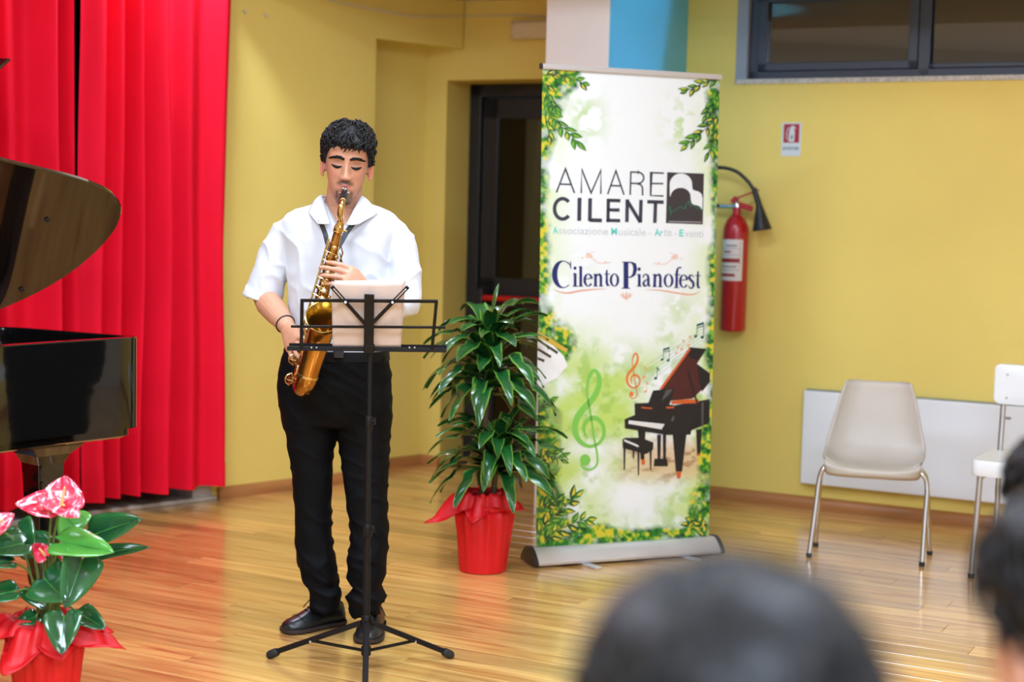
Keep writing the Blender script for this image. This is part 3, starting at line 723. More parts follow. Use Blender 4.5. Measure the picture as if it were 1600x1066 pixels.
for rx in (0.015, 0.365):
    for zz in (bz0 + 0.03, bz1 - 0.045):
        mb = MB(); mb.disc(wc(rx + (0.02 if rx < 0.1 else -0.02), -0.314, zz), WF, 0.006, 0.006); mb.build('screw', m_tub, bk)
    mb = MB(); mb.tube([wc(rx - 0.015 if rx < .1 else rx + .015, 0, 0.012), wc(rx, 0.0, zs + 0.004)], 0.0125, 12); lg = mb.build('leg', m_tub, t)
    mb = MB(); mb.lathe(wc(rx - 0.015 if rx < .1 else rx + .015, 0, 0), Z3, [(0, 0.013), (0.004, 0.015), (0.02, 0.015)], 12); mb.build('foot_cap', m_blk, lg)
    mb = MB(); mb.tube(spline([wc(rx, -0.345, 0.012), wc(rx, -0.33, zs), wc(rx, -0.345, zs + 0.2), wc(rx, -0.362, bz1 - 0.02)], 4), 0.0125, 12); lg = mb.build('rear_upright', m_tub, t)
    mb = MB(); mb.lathe(wc(rx, -0.345, 0), Z3, [(0, 0.013), (0.004, 0.015), (0.02, 0.015)], 12); mb.build('foot_cap', m_blk, lg)
    mb = MB(); mb.tube([wc(rx, 0.0, zs - 0.012), wc(rx, -0.33, zs - 0.012)], 0.010, 10); mb.build('side_rail', m_tub, t)
mb = MB(); mb.tube([wc(0.015, -0.33, zs - 0.012), wc(0.365, -0.33, zs - 0.012)], 0.010, 10); mb.build('cross_rail', m_tub, t)
# ================================================================== ROLL-UP BANNER
BA = V(0.110, 6.534, 0); BD = nrm(V(0.801, 0.325, 0)); BN = V(BD[1], -BD[0], 0)
def bp(u, o, z): return BA + BD * (u - 0.0125 * z) + BN * o + Z3 * z
BWD = 0.834; U0 = 0.014
ban = thing('roll_up_banner', 'tall white and green festival roll-up banner beside the potted dracaena', 'banner', bp(0.42, 0, 0))
m_alub = pmat('silver_aluminium', srgb(214, 216, 220), 0.3, metal=0.55, var=0.02)
mb = MB(); pr = [(-0.075, 0.012), (0.075, 0.012), (0.078, 0.022), (0.060, 0.045), (0.036, 0.066), (0.015, 0.076), (-0.015, 0.076), (-0.04, 0.066), (-0.065, 0.04), (-0.078, 0.022)]
mb.rings([[bp(u, o, z) for o, z in pr] for u in (-0.005, 0.868)]); cas = mb.build('base_cassette', m_alub, ban, ang=25)
for u0, u1 in ((-0.022, -0.004), (0.867, 0.885)):
    mb = MB(); mb.rings([[bp(u, o * 1.06, max(0.006, z * 1.08 - 0.002)) for o, z in pr] for u in (u0, u1)]); mb.build('end_cap', m_blk, cas, ang=25)
for u in (0.20, 0.68):
    mb = MB(); c = bp(u, 0.0, 0.005); d = nrm(BN * 1.0 + BD * 0.25); mb.bar(c - d * 0.16, c + d * 0.16, 0.034, 0.010); mb.build('swivel_foot', m_alub, ban, smooth=False, bevel=0.003)
mb = MB(); mb.tube([bp(0.43, -0.02, 0.06), bp(0.43, -0.02, 2.09)], 0.011, 10); mb.build('support_pole', m_alub, ban)
mb = MB(); rp = [(-0.012, 0), (0.010, 0), (0.012, 0.006), (0.008, 0.022), (-0.008, 0.022), (-0.012, 0.014)]
mb.rings([[bp(u, o, 2.082 + z) for o, z in rp] for u in (U0 - 0.004, U0 + BWD + 0.004)]); tr = mb.build('top_rail', m_alub, ban, ang=25)
mb = MB(); mb.rings([[bp(u, o * 1.08, 2.082 + z * 1.05) for o, z in rp] for u in (U0 - 0.010, U0 - 0.003)]); mb.build('rail_cap', m_blk, tr, ang=25)

# printed sheet: a fine grid with the wash of the print as its own colour
def vnoise(x, y, seed):
    xi = np.floor(x).astype(int); yi = np.floor(y).astype(int); fx = x - xi; fy = y - yi
    fx = fx * fx * (3 - 2 * fx); fy = fy * fy * (3 - 2 * fy)
    def h(a, b_):
        n = (a * 374761393 + b_ * 668265263 + seed * 1442695) & 0x7fffffff
        n = ((n ^ (n >> 13)) * 1274126177) & 0x7fffffff
        return ((n ^ (n >> 16)) & 0xffff) / 65535.0
    return (h(xi, yi) * (1 - fx) + h(xi + 1, yi) * fx) * (1 - fy) + (h(xi, yi + 1) * (1 - fx) + h(xi + 1, yi + 1) * fx) * fy
def fbm(x, y, seed, sc, o=4):
    r = 0; a = 0.5; t_ = 0
    for k in range(o):
        r = r + a * vnoise(x / sc, y / sc, seed + k); t_ += a; a *= 0.55; sc = sc / 2.0
    return r / t_
NU, NV = 190, 500
uu, vv = np.meshgrid(np.linspace(0, 1, NU), np.linspace(0, 1, NV))
X = (848.5 + (1124 - 848.5) * uu) * (1 - vv) + (837 + (1107.5 - 837) * uu) * vv
Y = (108 + (121 - 108) * uu) * (1 - vv) + (858 + (847 - 858) * uu) * vv
xl = 848.5 + (837 - 848.5) * vv; xr = 1124 + (1107.5 - 1124) * vv
dl_ = X - xl; dr_ = xr - X
f1 = fbm(X, Y, 5, 46); f2 = fbm(X, Y, 11, 16); f3 = fbm(X, Y, 17, 7, 2); f4 = fbm(X, Y, 23, 80)
def c3(*rgb): return np.array(srgb(*rgb))
img = np.ones((NV, NU, 3)) * c3(246, 251, 252)
def mix(col, a):
    global img
    img = img * (1 - a[..., None]) + np.array(col) * a[..., None]
# soft yellow-green wash of the lower half and edges
low = sstep(470, 600, Y + 40 * (f1 - 0.5))
wash = low * sstep(0.30, 0.62, f1 * 0.6 + f4 * 0.4)
hole = np.exp(-(((X - 1000) / 75) ** 2 + ((Y - 500) / 55) ** 2)) + 1.1 * np.exp(-(((X - 985) / 60) ** 2 + ((Y - 780) / 45) ** 2)) + 0.9 * np.exp(-(((X - 930) / 70) ** 2 + ((Y - 700) / 18) ** 2))
mix(c3(194, 224, 98), np.clip(wash * (1 - hole) * 0.95, 0, 1))
mix(c3(146, 194, 58), np.clip(low * sstep(0.52, 0.7, f2) * (1 - hole) * 0.55, 0, 1))
edge = np.minimum(dl_, dr_)
mix(c3(214, 236, 150), np.clip((1 - sstep(5, 60, edge)) * sstep(0.35, 0.6, f1) * 0.55, 0, 1))
for cx_, cy_, rx_, ry_, k in ((915, 185, 26, 34, 0.75), (1062, 190, 26, 34, 0.75), (905, 415, 18, 22, .35), (1060, 480, 25, 22, .5), (925, 640, 40, 60, .5), (1040, 520, 20, 20, .5)):
    mix(c3(176, 214, 110), np.clip(np.exp(-(((X - cx_) / rx_) ** 2 + ((Y - cy_) / ry_) ** 2)) * sstep(0.45, 0.62, f2) * k, 0, 1))
# wooden floor under the printed piano
fl_ = np.exp(-(((X - 1050) / 80) ** 4 + ((Y - 722) / 32) ** 4))
mix(c3(226, 192, 150), np.clip(fl_ * 0.85, 0, 1)); mix(c3(150, 96, 52), np.clip(fl_ * sstep(0.55, 0.72, fbm(X / 2.2, Y, 31, 8)) * 0.7, 0, 1))
# foliage along both edges and the bottom
yk = [100, 150, 200, 240, 262, 300, 340, 380, 420, 470, 520, 560, 600, 640, 700, 750, 800, 860]
wl = [40, 22, 18, 14, 12, 9, 8, 12, 12, 13, 32, 28, 6, 20, 18, 22, 34, 60]
wr_ = [26, 20, 16, 12, 10, 9, 7, 9, 10, 10, 14, 12, 10, 8, 14, 14, 24, 44]
WLm = 1.35 * np.interp(Y, yk, wl); WRm = 1.35 * np.interp(Y, yk, wr_)
E1 = np.maximum((WLm * (0.35 + 1.5 * f1) - dl_) / 10, (WRm * (0.35 + 1.5 * f1) - dr_) / 10)
E2 = (Y - (838 - 40 * f1 - 30 * sstep(40, 0, dl_) - 24 * sstep(40, 0, dr_))) / 9
fol = np.clip(np.maximum(E1, E2), 0, 1)
sp = f3 * 0.6 + f2 * 0.4
g = np.where((sp < 0.40)[..., None], c3(10, 70, 28), np.where((sp < 0.52)[..., None], c3(46, 126, 36), np.where((sp < 0.61)[..., None], c3(120, 178, 48), c3(222, 206, 56))))
a = np.clip(fol * (0.45 + 0.55 * sstep(0.3, 0.5, f2)), 0, 1)
img = img * (1 - a[..., None]) + g * a[..., None]
mb = MB(); BV0, BV1 = 0.072, 2.086
mb.v = [tuple(bp(U0 + BWD * uu[j, i], 0.0, BV1 + (BV0 - BV1) * vv[j, i])) for j in range(NV) for i in range(NU)]
mb.f = [(j * NU + i, j * NU + i + 1, (j + 1) * NU + i + 1, (j + 1) * NU + i) for j in range(NV - 1) for i in range(NU - 1)]
m_print = pmat('printed_banner_film', (1, 1, 1), 0.45, var=0.0, attr='Col', spec=0.4)
sheet = mb.build('printed_sheet', m_print, ban, colors=img.reshape(-1, 3) * 0.83, smooth=False)

PC = 0
def bpx(x, y, o=0.0012):
    p = onplane(x, y, BA, BN); return p + BN * o
def ink(name, rgb): return pmat('ink_' + name, [c_ * 0.85 for c_ in srgb(*rgb)], 0.45, var=0.03, scale=30)
def ribbon(mb, pts, wd, o=0.0012, tr=None):
    P = [np.array(p, float) for p in pts]
    if not hasattr(wd, '__len__'): wd = [wd] * len(P)
    Lf, Rt = [], []
    for i, p in enumerate(P):
        d = P[min(i + 1, len(P) - 1)] - P[max(i - 1, 0)]; d = d / max(1e-6, np.linalg.norm(d)); n = np.array([-d[1], d[0]])
        if 0 < i < len(P) - 1:
            d1 = P[i] - P[i - 1]; d1 = d1 / max(1e-6, np.linalg.norm(d1)); k = max(0.35, abs(d1 @ d)); ww = wd[i] / k
        else: ww = wd[i]
        Lf.append(p + n * ww / 2); Rt.append(p - n * ww / 2)
    f = tr or (lambda q: q)
    vs = [bpx(*f(q), o) for q in Lf] + [bpx(*f(q), o) for q in Rt]; n = len(P)
    mb.add(vs, [(i, i + 1, n + i + 1, n + i) for i in range(n - 1)])
def polyp(mb, pts, o=0.0012, tr=None):
    f = tr or (lambda q: q)
    mb.add([bpx(*f(np.array(p, float)), o) for p in pts], [tuple(range(len(pts)))])
def blob(mb, c, rx, ry, o=0.0012, tr=None, n=14, rot=0):
    ca_, sa_ = math.cos(rot), math.sin(rot)
    polyp(mb, [(c[0] + rx * math.cos(2 * PI * k / n) * ca_ - ry * math.sin(2 * PI * k / n) * sa_, c[1] + rx * math.cos(2 * PI * k / n) * sa_ + ry * math.sin(2 * PI * k / n) * ca_) for k in range(n)], o, tr)
def arc(cx_, cy_, rx_, ry_, a0, a1, n=20): return [(cx_ + rx_ * math.cos(math.radians(lerp(a0, a1, k / n))), cy_ + ry_ * math.sin(math.radians(lerp(a0, a1, k / n)))) for k in range(n + 1)]

# --- AMARE CILENTO lettering (traced strokes, 6.154 zoom of 850,250)
ZA = lambda q: (850 + q[0] / 6.154, 250 + q[1] / 6.154)
i_navy = ink('charcoal', (52, 56, 72)); w_ = 15
def letter(strokes, wd, mat, tr, name='letter', o=0.0012):
    mb = MB()
    for s_ in strokes:
        if isinstance(s_, tuple) and s_[0] == 'v': ribbon(mb, s_[1], s_[2], o, tr)
        elif isinstance(s_, tuple) and s_[0] == 'b': blob(mb, s_[1], s_[2], s_[3], o, tr)
        else: ribbon(mb, s_, wd, o, tr)
    return mb.build(name, mat, sheet, smooth=False)
letter([[(118, 314), (205, 85), (292, 318)], [(152, 232), (260, 236)]], w_, i_navy, ZA)
letter([[(357, 320), (362, 92), (452, 318), (547, 98), (545, 327)]], w_, i_navy, ZA)
letter([[(611, 330), (690, 104), (768, 335)], [(642, 246), (738, 250)]], w_, i_navy, ZA)
letter([[(828, 336), (834, 112)], [(832, 116), (900, 118)] + arc(900, 172, 58, 54, -90, 90, 14) + [(832, 224)], [(890, 228)] + arc(900, 280, 46, 52, -60, 0, 8) + [(947, 342)]], w_, i_navy, ZA)
letter([[(1152, 127), (1030, 122), (1024, 342), (1148, 347)], [(1028, 226), (1146, 228)]], w_, i_navy, ZA)
letter([arc(178, 470, 78, 98, -42, -318, 26)], 34, i_navy, ZA)
letter([[(341, 364), (337, 586)]], 38, i_navy, ZA)
letter([[(443, 368), (439, 588)], [(438, 578), (556, 582)]], 36, i_navy, ZA)
letter([[(618, 372), (614, 598)], [(602, 388), (734, 392)], [(604, 480), (726, 482)], [(600, 580), (732, 584)]], 32, i_navy, ZA)
letter([[(796, 598), (800, 380)], [(794, 384), (926, 600)], [(926, 602), (932, 384)]], 34, i_navy, ZA)
letter([[(992, 402), (1150, 406)], [(1072, 400), (1064, 606)]], 34, i_navy, ZA)
# logo square standing in the place of the last letter
mb = MB(); polyp(mb, [(1184, 118), (1537, 132), (1526, 620), (1171, 607)], 0.0010, ZA); logo = mb.build('logo_square', ink('logo_dark', (58, 52, 54)), sheet, smooth=False)
mb = MB(); out_ = [(1208, 345), (1206, 240)] + arc(1315, 235, 108, 105, 180, 352, 18) + [(1424, 270), (1432, 288)] + [(1450, 294), (1490, 306), (1514, 330), (1524, 370), (1519, 480), (1500, 450), (1470, 436), (1436, 430), (1418, 416), (1410, 380)] + arc(1312, 352, 96, 84, 5, -180, 18)
polyp(mb, out_, 0.0016, ZA); mb.build('logo_lid_shape', ink('logo_white', (238, 242, 246)), sheet, smooth=False)
mb = MB(); ribbon(mb, [(1196, 592), (1512, 600)], 12, 0.0016, ZA); mb.build('logo_line', ink('logo_grey', (150, 146, 150)), sheet, smooth=False)
mb = MB(); ribbon(mb, [(1190, 490), (1210, 440), (1215, 520), (1200, 560), (1232, 488), (1260, 490), (1285, 462), (1310, 450), (1335, 470), (1352, 468), (1372, 410), (1388, 395), (1402, 440), (1425, 446), (1450, 440), (1470, 470), (1490, 455), (1512, 490)], 8, 0.0020, ZA)
mb.build('logo_skyline', ink('logo_green', (44, 110, 84)), sheet, smooth=False)
def tline(txt, x0, x1, ytop0, ytop1, h0, mat, bold=0.0, desc=0.0):
    def pl3(u, v):
        x = lerp(x0, x1, u); yt = lerp(ytop0, ytop1, u); y = yt + h0 * (1 - v) ; return bpx(*ZA((x, y)))
    text_mesh(txt, 1, pl3, 'lettering', mat, sheet, bold=bold)
i_pale = ink('pale_grey', (206, 214, 216)); i_teal = ink('teal', (110, 218, 206))
tline('A', 84, 132, 640, 642, 68, i_teal, 0.025); tline('ssociazione', 138, 615, 645, 655, 66, i_pale)
tline('M', 645, 702, 652, 653, 68, i_teal, 0.025); tline('usicale', 716, 978, 656, 660, 68, i_pale); tline('-', 1008, 1030, 702, 703, 8, i_pale)
tline('Ar', 1062, 1142, 662, 664, 68, i_teal, 0.02); tline('te', 1150, 1226, 668, 670, 62, i_pale); tline('-', 1252, 1275, 708, 709, 8, i_pale)
tline('E', 1300, 1340, 668, 669, 68, i_teal, 0.025); tline('venti', 1352, 1530, 674, 678, 68, i_pale)

# --- Cilento Pianofest lettering (6.154 zoom of 850,380)
ZB = lambda q: (850 + q[0] / 6.154, 380 + q[1] / 6.154)
i_blue = ink('royal_blue', (16, 34, 104))
def ring_w(cx_, cy_, rx_, ry_, a0, a1, thick, thin, n=26):
    P = arc(cx_, cy_, rx_, ry_, a0, a1, n); W_ = [thin + (thick - thin) * abs(math.cos(math.radians(lerp(a0, a1, k / n)))) ** 1.4 for k in range(n + 1)]
    return ('v', P, W_)
def Ls(strokes): return letter(strokes, 26, i_blue, ZB, o=0.0014)
sf = lambda x0, x1, y: ('v', [(x0, y), (x1, y)], [8, 8])
Ls([('v', arc(185, 300, 84, 128, -50, -310, 30), [8 + 44 * max(0, -math.cos(math.radians(lerp(-50, -310, k / 30)))) ** 1.2 for k in range(31)]), ('v', [(256, 176), (252, 214), (260, 252)], [8, 14, 4]), ('v', [(228, 184), (252, 214)], [8, 8])])
Ls([('b', (297, 240), 15, 16), [(298, 290), (298, 414)], sf(274, 322, 414), ('v', [(276, 296), (300, 290)], [8, 8])])
Ls([[(352, 224), (352, 414)], sf(328, 374, 414), ('v', [(332, 230), (354, 224)], [8, 8])])
Ls([ring_w(424, 355, 34, 58, -14, -325, 26, 8), ('v', [(394, 346), (460, 340)], [9, 9])])
Ls([[(494, 298), (494, 414)], sf(474, 514, 414), ('v', [(474, 302), (496, 296)], [8, 8]), ('v', [(500, 322), (514, 304), (532, 300), (544, 316), (546, 340), (546, 414)], [8, 14, 20, 24, 24, 24]), sf(528, 566, 414)])
Ls([('v', [(602, 258), (602, 380), (610, 404), (632, 408)], [14, 24, 20, 6]), sf(578, 632, 298)])
Ls([ring_w(676, 355, 34, 58, 0, 360, 24, 8, 30)])
Ls([('v', [(787, 184), (787, 432)], [46, 46]), sf(750, 830, 182), sf(744, 828, 434), ('v', [(800, 184), (840, 186), (868, 204), (876, 250), (864, 300), (836, 326), (800, 328)], [8, 14, 32, 36, 30, 14, 8])])
Ls([('b', (914, 250), 16, 17), [(915, 300), (915, 414)], sf(892, 938, 414), ('v', [(892, 306), (916, 298)], [8, 8])])
Ls([('v', [(952, 330), (958, 306), (978, 298), (998, 312), (1002, 340), (1002, 396), (1012, 414), (1024, 410)], [16, 10, 10, 18, 24, 24, 16, 6]), ('v', [(1000, 346), (966, 362), (954, 388), (964, 412), (984, 410), (1000, 392)], [8, 14, 22, 18, 10, 8])])
Ls([[(1066, 300), (1062, 418)], sf(1042, 1084, 418), ('v', [(1044, 304), (1068, 298)], [8, 8]), ('v', [(1072, 324), (1088, 306), (1104, 302), (1116, 318), (1118, 342), (1116, 420)], [8, 14, 20, 24, 24, 24]), sf(1098, 1138, 420)])
Ls([ring_w(1196, 360, 36, 60, 0, 360, 24, 8, 30)])
Ls([('v', [(1318, 240), (1300, 232), (1284, 246), (1276, 280), (1272, 428)], [16, 10, 16, 24, 24]), sf(1250, 1300, 428), sf(1252, 1312, 304)])
Ls([ring_w(1342, 366, 34, 60, -14, -325, 25, 8), ('v', [(1312, 356), (1378, 352)], [9, 9])])
Ls([('v', [(1438, 330), (1426, 310), (1404, 308), (1394, 328), (1406, 352), (1430, 374), (1438, 404), (1424, 432), (1402, 434), (1388, 408)], [6, 10, 14, 22, 24, 24, 22, 14, 10, 6])])
Ls([('v', [(1480, 270), (1476, 400), (1484, 428), (1502, 430)], [14, 24, 20, 6]), sf(1452, 1506, 312)])
i_peach = ink('peach', (240, 178, 146))
mb = MB()
ribbon(mb, spline([(88, 440, 0), (150, 470, 0), (240, 478, 0), (340, 458, 0), (480, 444, 0), (600, 440, 0)], 6) and [(p[0], p[1]) for p in spline([(88, 440, 0), (150, 470, 0), (240, 478, 0), (340, 458, 0), (480, 444, 0), (600, 440, 0)], 6)], [2 + 14 * math.sin(PI * k / 30) ** 1.0 for k in range(31)], 0.0013, ZB)
mb.build('flourish', i_peach, sheet, smooth=False)
mb = MB(); Q = [(p[0], p[1]) for p in spline([(980, 448, 0), (1120, 454, 0), (1260, 476, 0), (1380, 494, 0), (1450, 488, 0), (1502, 458, 0)], 6)]
ribbon(mb, Q, [2 + 14 * math.sin(PI * k / 30) for k in range(31)], 0.0013, ZB); mb.build('flourish', i_peach, sheet, smooth=False)
i_pink = ink('pale_peach', (244, 206, 186))
for sx_, ox in ((1, 0), (-1, 1690)):
    mb = MB(); f = lambda q, sx_=sx_, ox=ox: ZB((ox + sx_ * q[0], q[1] + (0 if sx_ > 0 else 12)))
    Q = [(p[0], p[1]) for p in spline([(640, 182, 0), (580, 190, 0), (520, 186, 0), (470, 150, 0), (430, 120, 0)], 6)]
    ribbon(mb, Q, 7, 0.0013, f); blob(mb, (430, 110), 26, 12, 0.0013, f, rot=0.6); blob(mb, (445, 130), 26, 10, 0.0014, f, rot=-0.4); blob(mb, (410, 125), 18, 8, .0015, f, rot=1.5)
    ribbon(mb, arc(468, 104, 20, 20, 90, 330, 12), 5, 0.0013, f); blob(mb, (590, 182), 12, 8, 0.0014, f); blob(mb, (368, 140), 9, 9, .0013, f)
    mb.build('flourish', i_pink, sheet, smooth=False)
mb = MB()
for dx_, ww in ((0, 16), (-24, 14), (24, 14), (-44, 10), (44, 10)):
    blob(mb, (790 + dx_, 510 - abs(dx_) * 0.1), ww * 0.5, 44 - abs(dx_) * 0.5, 0.0013, ZB, rot=dx_ * 0.012)
mb.build('flourish', i_peach, sheet, smooth=False)

# --- treble clefs, notes, stave
ZC = lambda q: (835 + q[0] / 2.883, 490 + q[1] / 2.883)
CL = [(212, 668), (214, 690), (246, 704), (276, 688), (284, 650), (268, 556), (252, 450), (238, 370), (240, 310), (256, 268), (272, 256), (290, 284), (288, 332), (262, 384), (220, 430), (192, 470), (182, 520), (200, 570), (244, 598), (290, 584), (312, 545), (306, 500), (276, 472), (242, 478), (222, 510), (228, 545), (240, 562)]
CWd = [6, 8, 9, 9, 9, 9, 9, 9, 12, 16, 14, 20, 24, 26, 28, 28, 26, 22, 16, 14, 16, 18, 22, 20, 16, 10, 4]
def clef(tr, mat, name):
    mb = MB(); P = spline([V(a, b_, c) for (a, b_), c in zip(CL, CWd)], 5)
    ribbon(mb, [(p[0], p[1]) for p in P], [p[2] for p in P], 0.0013, tr); blob(mb, (228, 660), 24, 26, 0.0014, tr)
    return mb.build(name, mat, sheet, smooth=False)
clef(ZC, ink('leaf_green', (130, 204, 84)), 'treble_clef')
ZD = lambda q: (960 + q[0] / 4.1, 490 + q[1] / 4.1)
clef(lambda q: ZD((120 + (q[0] - 246) * 0.63, 255 + (q[1] - 256) * 0.645)), ink('orange', (232, 132, 52)), 'treble_clef')
mb = MB()
for k in range(5): ribbon(mb, [(200 + 10 * k, 330 + 24 * k), (400, 215 + 22 * k), (560, 100 + 24 * k)], 2.5, 0.0011, ZD)
mb.build('stave_line', ink('pale_teal', (160, 200, 180)), sheet, smooth=False)
i_dteal = ink('dark_teal', (16, 92, 84)); i_or2 = ink('pale_orange', (244, 178, 110))
def note2(x, y, s, mat):
    mb = MB(); blob(mb, (x, y), 9 * s, 8 * s, 0.0014, ZD, rot=-0.4); blob(mb, (x + 38 * s, y + 5 * s), 10 * s, 9 * s, 0.0014, ZD, rot=-0.4)
    ribbon(mb, [(x + 8 * s, y), (x + 8 * s, y - 70 * s)], 3 * s, 0.0014, ZD); ribbon(mb, [(x + 46 * s, y + 3 * s), (x + 46 * s, y - 82 * s)], 3 * s, 0.0014, ZD)
    ribbon(mb, [(x + 7 * s, y - 62 * s), (x + 47 * s, y - 76 * s)], 12 * s, 0.0014, ZD); ribbon(mb, [(x + 7 * s, y - 46 * s), (x + 47 * s, y - 60 * s)], 5 * s, 0.0014, ZD); mb.build('music_note', mat, sheet, smooth=False)
def note1(x, y, s, mat):
    mb = MB(); blob(mb, (x, y), 10 * s, 9 * s, 0.0014, ZD, rot=-0.4); ribbon(mb, [(x + 9 * s, y), (x + 9 * s, y - 72 * s)], 3 * s, 0.0014, ZD)
    ribbon(mb, [(x + 9 * s, y - 70 * s), (x + 18 * s, y - 55 * s), (x + 26 * s, y - 50 * s)], [9 * s, 7 * s, 3 * s], 0.0014, ZD); mb.build('music_note', mat, sheet, smooth=False)
note2(305, 295, 1.0, i_dteal); note2(519, 146, 1.12, i_dteal); note1(263, 415, 1.0, i_dteal); note1(186, 408, 1.0, i_or2); note1(198, 500, 0.9, i_or2); note1(430, 230, 0.9, i_or2); note1(472, 205, 0.9, i_or2); note1(395, 255, 0.7, i_or2)

# --- printed piano and bench
k_b = ink('print_black', (22, 18, 18)); k_r = ink('print_oxblood', (74, 22, 18)); k_o = ink('print_orange', (214, 96, 36)); k_w = ink('print_ivory', (232, 230, 226)); k_g = ink('print_grey', (84, 80, 80))
def pic(name, mat, pts, o, kids=()):
    mb = MB(); polyp(mb, pts, o, ZD); return mb.build(name, mat, sheet, smooth=False)
pic('printed_piano_lid', k_r, [(292, 482), (480, 216), (590, 226), (528, 322), (612, 384), (610, 440), (500, 545), (350, 560)], 0.0013)
pic('printed_lid_edge', k_o, [(286, 484), (478, 222), (486, 232), (306, 484)], 0.0018)
pic('printed_lid_outline', k_b, [(480, 216), (590, 226), (540, 300), (500, 290), (470, 270)], 0.0017)
pic('printed_lid_outline', k_b, [(528, 322), (612, 384), (610, 440), (560, 500), (540, 420)], 0.0017)
pic('printed_piano_case', k_b, [(64, 678), (130, 650), (128, 576), (250, 570), (385, 588), (610, 548), (607, 702), (492, 748), (486, 776), (330, 778), (66, 736)], 0.0019)
pic('printed_strings', k_o, [(360, 562), (430, 552), (540, 550), (536, 574), (366, 580)], 0.0023)
pic('printed_music_desk', k_b, [(214, 578), (246, 494), (380, 478), (352, 582)], 0.0025)
pic('printed_desk_sheen', k_g, [(300, 560), (330, 490), (372, 484), (346, 520)], 0.0029)
pic('printed_prop', k_b, [(462, 365), (474, 365), (536, 575), (522, 575)], 0.0025)
pic('printed_keys', k_w, [(90, 684), (320, 708), (300, 742), (88, 706)], 0.0025)
pic('printed_name_strip', k_o, [(170, 598), (240, 604), (240, 612), (172, 606)], 0.0025); pic('printed_name_strip', k_o, [(330, 598), (380, 596), (380, 606), (332, 608)], 0.0025)
pic('printed_rim_sheen', k_g, [(556, 570), (570, 568), (568, 720), (556, 724)], 0.0025); pic('printed_rim_sheen', k_g, [(360, 690), (372, 655), (385, 665), (375, 690)], 0.0025)
for L_ in ([(148, 745), (198, 745), (190, 935), (168, 935)], [(372, 776), (460, 776), (432, 1012), (392, 1012)], [(522, 744), (560, 738), (548, 905), (528, 905)], [(272, 776), (298, 776), (292, 960), (276, 960)], [(308, 776), (330, 776), (328, 960), (312, 960)]):
    pic('printed_leg', k_b, L_, 0.0021)
pic('printed_pedal_box', k_b, [(255, 930), (335, 930), (342, 978), (250, 978)], 0.0024)
for L_ in ([(395, 1014), (428, 1014), (420, 1056), (400, 1056)], [(172, 936), (194, 936), (194, 968), (174, 968)], [(530, 898), (546, 898), (546, 912), (530, 912)]): pic('printed_brass_foot', k_o, L_, 0.0024)
pic('printed_bench', k_b, [(50, 806), (70, 796), (170, 796), (248, 826), (246, 872), (200, 900), (152, 888), (52, 862)], 0.0026)
pic('printed_bench_sheen', k_w, [(62, 806), (140, 838), (156, 850), (150, 856), (60, 818)], 0.0030)
for x_ in (62, 120, 152, 230): pic('printed_bench_leg', k_b, [(x_ - 7, 850), (x_ + 8, 850), (x_ + 4, 1000 + (36 if x_ == 152 else 0) - (70 if x_ == 120 else 0)), (x_ - 3, 1000 + (36 if x_ == 152 else 0) - (70 if x_ == 120 else 0))], 0.0028)
# --- printed keyboard at the left edge
pic2 = lambda name, mat, pts, o: (lambda mb: (polyp(mb, pts, o, ZC), mb.build(name, mat, sheet, smooth=False)))(MB())
pic2('printed_keyboard', ink('ivory_keys', (246, 246, 244)), [(14, 110), (60, 120), (130, 190), (150, 235), (100, 290), (12, 338)], 0.0013)
pic2('printed_keyboard_rail', ink('gold_rail', (214, 178, 60)), [(14, 78), (150, 160), (140, 176), (14, 106)], 0.0016)
for k in range(3): pic2('printed_black_key', ink('key_brown', (70, 52, 36)), [(14, 112 + 42 * k), (14, 124 + 42 * k), (102 - 30 * k, 184 + 18 * k), (106 - 30 * k, 172 + 18 * k)], 0.0019)

# --- printed leaves
i_lf = [ink('leaf_dark', (20, 84, 36)), ink('leaf_mid', (54, 128, 44)), ink('leaf_light', (128, 178, 52)), ink('leaf_yellow', (222, 206, 62)), ink('leaf_bronze', (166, 142, 60)), ink('twig_brown', (120, 80, 60))]
def pleaf(x, y, ang, ln, wd, m1, m2, o):
    d = np.array([math.cos(ang), math.sin(ang)]); n = np.array([-d[1], d[0]]); P = np.array([x, y])
    pr_ = [(0, 0), (0.2, 0.62), (0.45, 1.0), (0.72, 0.7), (1, 0)]
    A = [P + d * ln * a_ + n * wd / 2 * b_ for a_, b_ in pr_]; B = [P + d * ln * a_ - n * wd / 2 * b_ for a_, b_ in pr_]
    mb = MB(); polyp(mb, A + B[-2:0:-1], o); lf = mb.build('printed_leaf', m1, sheet, smooth=False)
    mb = MB(); polyp(mb, [P + d * ln * 0.3, P + d * ln * 0.5 + n * wd * 0.36, P + d * ln * 0.9 + n * wd * 0.08, P + d * ln * 0.62 - n * wd * 0.05], o + 0.0003); polyp(mb, [P + d * ln * 0.25, P + d * ln * 0.4 - n * wd * 0.12, P + d * ln * 0.7 - n * wd * 0.04], o + 0.0003)
    return mb
lr = random.Random(12)
